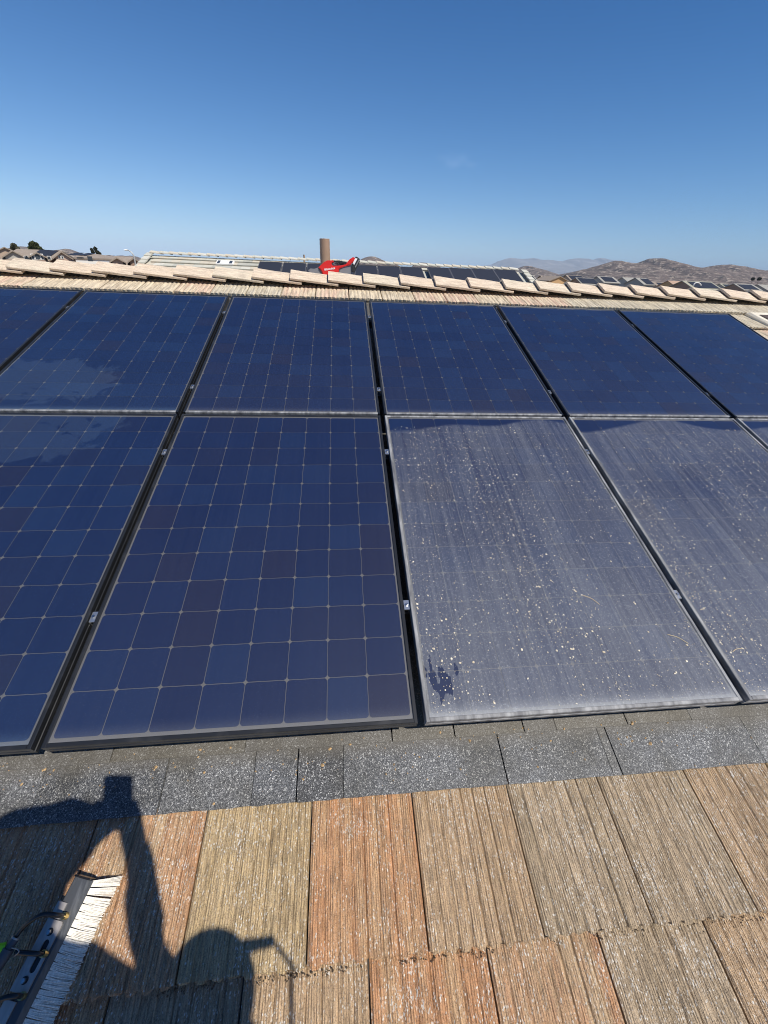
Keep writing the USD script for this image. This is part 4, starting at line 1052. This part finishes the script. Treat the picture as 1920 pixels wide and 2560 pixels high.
for i in range(4):
    npanel(xs_[i] + .8, xs_[i + 1] - .8, 667.5 + (xs_[i] - 1066) * .034, ['first', 'second', 'third', 'fourth'][i] + ' black panel from the left in the right group on the neighbouring roof')
# small vent pipe on the neighbour's ridge
pp = at(760.5, 648, ND + .8); pq = at(760.5, 636.8, ND + .8)
part(nh, 'vent_pipe', cyl([pp[0], pp[1], pp[2] - .5], [pp[0], pp[1], pq[2]], .035, 12), 'pipe_paint', smooth=40)

# ------------------------------------------------------------------ street lamp and trees
L0 = at(337, 660, 55)
lamp = thing('street_lamp', 'curved grey street lamp arching left above the tan roofs', 'street lamp', loc=[L0[0], L0[1], GROUND_Z])
def ll(x, y): p = at(x, y, 55); return p - np.array([L0[0], L0[1], GROUND_Z])
part(lamp, 'pole', tube([[0, 0, 0], [0, 0, 2.5], ll(336.6, 650), ll(334, 639), ll(329, 631.5), ll(322.5, 626.6), ll(317.5, 625.4)], np.linspace(.10, .045, 37), 10), 'lamp_metal', smooth=True)
hp = ll(315.2, 625.4)
part(lamp, 'lamp_head', hull([hp + d for d in ([-.22, -.1, 0], [-.22, .1, 0], [.16, -.12, 0], [.16, .12, 0], [-.15, 0, .07], [.14, -.06, .09], [.14, .06, .09], [-.1, 0, -.05], [.1, 0, -.05])]), 'trim_white')
def tree(label, px, pytop, depth, wpx, lobes, mat, seed, trunk_lean=0., n=2600, leaf_size=.22):
    topz = at(px, pytop, depth); sc = np.linalg.norm(at(px + 1, pytop, depth) - topz)
    base = np.array([topz[0], topz[1], GROUND_Z])
    t = thing('tree', label, 'tree', loc=base)
    H = topz[2] - GROUND_Z
    g_ = np.random.default_rng(seed)
    part(t, 'trunk', tube([[0, 0, 0], [.1 + trunk_lean * .3, 0, H * .35], [trunk_lean * .7, .1, H * .62], [trunk_lean, 0, H * .86]], np.linspace(.28, .07, 19), 8), 'bark', smooth=True)
    V, F, o = [], [], 0
    for (dx, dy, rx, rz, wgt) in lobes:                   # in pixels relative to the top centre
        c_ = np.array([dx * sc, 0, H - dy * sc]); rad = np.array([rx * sc, rx * sc * .9, rz * sc])
        part(t, 'limb', tube([[trunk_lean * .7, .1, H * .5], c_ * [.5, .5, 1] + [0, 0, -rad[2] * .7], c_], np.linspace(.12, .03, 13), 6), 'bark', smooth=True)
        for _ in range(int(n * wgt)):
            d = g_.normal(size=3); d /= np.linalg.norm(d); q = c_ + d * rad * g_.uniform(.25, 1.0) ** .5 * (.78 + .4 * meshkit.noise((d * 2.2 + seed)[None])[0])
            a = g_.normal(size=3); a /= np.linalg.norm(a); b = np.cross(a, g_.normal(size=3)); b /= np.linalg.norm(b)
            s_ = leaf_size * g_.uniform(.6, 1.4)
            V += [q - a * s_, q + b * s_ * .6, q + a * s_, q - b * s_ * .6]; F.append([o, o + 1, o + 2, o + 3]); o += 4
    part(t, 'crown', T(np.array(V), F), mat)
tree('large round olive-green tree behind the tan house', 81, 603, 118, 24, [(0, 10, 11, 9.5, .5), (-6, 17, 9, 8, .25), (8, 17, 9, 8, .25), (17, 20, 4.5, 4, .08)], 'leaf_olive', 2)
tree('small sparse grey-green tree at the far left', 32, 606, 125, 18, [(0, 8, 7, 6, .25), (-5, 13, 6, 5, .15), (6, 14, 6, 6, .15), (5, 22, 8, 6, .1)], 'leaf_grey', 3, n=1700)
tree('dark left tree of the slim pair above the hip roof', 228, 619.5, 122, 8, [(0, 5, 3, 4, .16), (1.5, 10, 4, 5, .2)], 'leaf_dark', 4, n=1800, leaf_size=.18)
tree('dark right tree of the slim pair above the hip roof', 237, 617.5, 122, 10, [(0, 5, 4, 5, .2), (3, 12, 4.5, 5, .22), (8, 15, 3, 3.5, .1)], 'leaf_dark', 5, n=1800, leaf_size=.18)
tree('small bush-like tree top beside the low brown roof', 364, 645.5, 130, 10, [(0, 4, 5, 3, .15), (8, 5, 4, 3, .12), (-7, 6, 3, 2.5, .1)], 'leaf_grey', 6, n=1500)
tree('left one of two dark trees on the foot of the right hill', 1884, 694, 420, 6, [(0, 3, 3.4, 2.6, .3)], 'leaf_dark', 7, n=900, leaf_size=.7)
tree('right one of two dark trees on the foot of the right hill', 1900, 693, 420, 6, [(0, 3.4, 4, 3, .3)], 'leaf_dark', 8, n=900, leaf_size=.7)

# ------------------------------------------------------------------ the photographer and the phone
M('skin', (.42, .24, .16), .5); M('cloth_navy', (.03, .035, .055), .8); M('cloth_grey', (.12, .12, .12), .85); M('cap_dark', (.03, .03, .03), .8); M('shoe', (.05, .045, .04), .7); M('phone_case', (.02, .02, .022), .35); M('hair', (.03, .02, .015), .6)
def Q(u, v, t): return np.array([u, v, -.14]) + t * SUN_ROOF
J={'head':(Q(.508,-.492,1.69),.092),'jaw':(Q(.53,-.535,1.64),.072),'neck':(Q(.52,-.57,1.56),.065),
'rsho':(Q(.575,-.645,1.52),.085),'lsho':(Q(.115,-.49,1.54),.12),'lpec':(Q(.29,-.575,1.5),.12),'chest':(Q(.44,-.68,1.45),.16),'belly':(Q(.60,-.86,1.20),.16),'pelvis':(Q(.52,-1.02,1.02),.155),
'relb':(Q(.366,-.44,1.52),.032),'rwri':(Q(.272,-.24,1.60),.028),'rpalm':(Q(.225,-.155,1.63),.03),
'lelb':(Q(-.03,-.245,1.64),.12),'lmid':(Q(-.0,-.425,1.58),.115),'lfor':(Q(.06,-.165,1.64),.065),'lwri':(Q(.15,-.165,1.645),.035),'lpalm':(Q(.175,-.145,1.65),.03),
'rhip':(Q(.62,-1.1,.92),.11),'lhip':(Q(.42,-1.05,.94),.11),'rkne':(Q(.85,-1.22,.5),.075),'lkne':(Q(.6,-1.2,.52),.075),'rank':(Q(1.05,-1.38,.09),.05),'lank':(Q(.78,-1.36,.09),.05)}
bones=[('head','jaw'),('jaw','neck'),('neck','chest'),('rsho','lpec'),('lsho','lpec'),('lpec','chest'),('rsho','chest'),('lsho','chest'),('chest','belly'),('belly','pelvis'),('rsho','relb'),('relb','rwri'),('rwri','rpalm'),('lsho','lmid'),('lmid','lelb'),('lelb','lfor'),('lelb','lwri'),('lfor','lwri'),('lwri','lpalm'),('pelvis','rhip'),('pelvis','lhip'),('rhip','rkne'),('rkne','rank'),('lhip','lkne'),('lkne','lank')]
bill = np.array([Q(u, v, t) for u, v in ((.545, -.42), (.645, -.418), (.655, -.438), (.56, -.45)) for t in (1.68, 1.72)])
def chain(names, grow=0.):
    out = None
    for a, b in names:
        (p, r), (q_, s_) = J[a], J[b]
        s1 = m3.Manifold.sphere(r * 1.02 + grow, 24).translate(W(p).tolist()); s2 = m3.Manifold.sphere(s_ * 1.02 + grow, 24).translate(W(q_).tolist())
        h_ = m3.Manifold.batch_hull([s1, s2]); out = h_ if out is None else out + h_
    return out
def smooth_m(mf, L=.03, it=6):
    o = mf.refine_to_length(L).to_mesh(); m = trimesh.Trimesh(o.vert_properties[:, :3], o.tri_verts, process=True)
    trimesh.smoothing.filter_taubin(m, lamb=.5, nu=.53, iterations=it); return m
CR, CU, CB = RM[:, 0], RM[:, 1], RM[:, 2]
def camp(x, y, z): return CAM_ROOF + x * CR + y * CU + z * CB
person = thing('person', 'person in dark clothes and cap holding up the phone, casting the shadow at lower left', 'person')
fing = []
def bonec(P_, R_):
    out = None
    for (a, r), (b, s_) in zip(list(zip(P_, R_))[:-1], list(zip(P_, R_))[1:]):
        h_ = m3.Manifold.batch_hull([m3.Manifold.sphere(r, 14).translate(W(a).tolist()), m3.Manifold.sphere(s_, 14).translate(W(b).tolist())]); out = h_ if out is None else out + h_
    return out
body = chain([b for b in bones])
# right hand: four fingers behind the phone's left... wrapped on its right edge, thumb on the screen side; the left hand mirrors it
for side_, palm in ((1, 'rpalm'), (-1, 'lpalm')):
    ex_ = .029 if side_ > 0 else -.053
    pc = J[palm][0]
    for i in range(4):
        y = -.060 - i * .019
        k0 = camp(ex_ + side_ * .020, y - .01, .030); k1 = camp(ex_ + side_ * .012, y, .014); k2 = camp(ex_ - side_ * .006, y + .003, .022)
        body = body + bonec([pc, k0, k1, k2], [.012, .0095, .0085, .0075])
    body = body + bonec([pc, camp(ex_ + side_ * .010, -.085, .034), camp(ex_ - side_ * .014, -.062, .024)], [.013, .0105, .009])
part(person, 'body', smooth_m(body), 'skin', smooth=True)
jk = smooth_m(chain([b for b in bones if not set(b) & {'head', 'jaw', 'rpalm', 'lpalm', 'rkne', 'lkne', 'rank', 'lank', 'rhip', 'lhip', 'lfor'}], .002))
jk.vertices += jk.vertex_normals * ((meshkit.fbm(jk.vertices * [9, 9, 16], 3, 4) - .42) * .045)[:, None]
part(person, 'jacket', jk, 'cloth_navy', smooth=True)
part(person, 'trousers', smooth_m(chain([('pelvis', 'rhip'), ('pelvis', 'lhip'), ('rhip', 'rkne'), ('rkne', 'rank'), ('lhip', 'lkne'), ('lkne', 'lank')], .008)), 'cloth_grey', smooth=True)
hd_, hr_ = J['head']
fwd = W(CAM_ROOF + np.array([-.1, .4, -.1])) - W(hd_); fwd /= np.linalg.norm(fwd)
capm = trimesh.creation.icosphere(subdivisions=3, radius=hr_ * 1.0); capm.vertices[:, 2] = np.maximum(capm.vertices[:, 2], .01); capm.apply_translation(W(hd_) + np.array([0, 0, .012]))
cap = part(person, 'cap', capm, 'cap_dark', smooth=True)
part(cap, 'bill', T(hull(bill).vertices @ RX.T, hull(bill).faces), 'cap_dark')
part(person, 'cord', T(tube([Q(.653, -.438, 1.68), Q(.684, -.467, 1.62), Q(.696, -.487, 1.58), Q(.704, -.562, 1.5), Q(.712, -.70, 1.4)], .005, 8).vertices @ RX.T, tube([Q(.653, -.438, 1.68), Q(.684, -.467, 1.62), Q(.696, -.487, 1.58), Q(.704, -.562, 1.5), Q(.712, -.70, 1.4)], .005, 8).faces), 'cap_dark', smooth=True)
# face: eyes, nose, ears, hair
rt_ = np.cross(fwd, [0, 0, 1.]); rt_ /= np.linalg.norm(rt_); hw = W(hd_); jw = W(J['jaw'][0])
fc = (hw + jw) / 2
def ball(p, r, s=(1, 1, 1)):
    m = trimesh.creation.icosphere(subdivisions=2, radius=r); m.apply_translation(p); return m
part(person, 'eye', ball(fc + fwd * .082 + rt_ * .032 + [0, 0, .012], .012), 'tool_white', smooth=True); part(person, 'eye', ball(fc + fwd * .082 - rt_ * .032 + [0, 0, .012], .012), 'tool_white', smooth=True)
part(person, 'nose', hull([fc + fwd * .085 + [0, 0, .01], fc + fwd * .108 + [0, 0, -.03], fc + fwd * .084 + rt_ * .016 + [0, 0, -.035], fc + fwd * .084 - rt_ * .016 + [0, 0, -.035]]), 'skin', smooth=True)
part(person, 'hair', ball(hw - fwd * .012 - [0, 0, .02], hr_ * .98), 'hair', smooth=True)
for nm in ('rank', 'lank'):
    p = W(J[nm][0]); part(person, 'shoe', hull([p + d for d in ([-.05, -.09, -.04], [.05, -.09, -.04], [-.05, .17, .035], [.05, .17, .035], [-.045, -.08, .05], [.045, -.08, .05], [-.04, .15, .075], [.04, .15, .075])]), 'shoe')
ph = thing('phone', 'black phone held up at the camera, its blocky shadow falling on the grey shingles', 'phone')
pm = m3.Manifold.batch_hull([m3.Manifold.cylinder(.009, .010, .010, 20).translate([x, y, .003]) for x in (-.053 + .010, .029 - .010) for y in (-.138 + .010, .014 - .010)]).to_mesh()
pv_ = pm.vert_properties[:, :3]
part(ph, 'case', T((CAM_ROOF + pv_[:, :1] * CR + pv_[:, 1:2] * CU + pv_[:, 2:3] * CB) @ RX.T, pm.tri_verts), 'phone_case')

# ------------------------------------------------------------------ air
hz = box(np.array([-35000., -35000., GROUND_Z - 6]), np.array([35000., 35000., 900.]))
top('haze', hz, 'haze', kind='stuff')
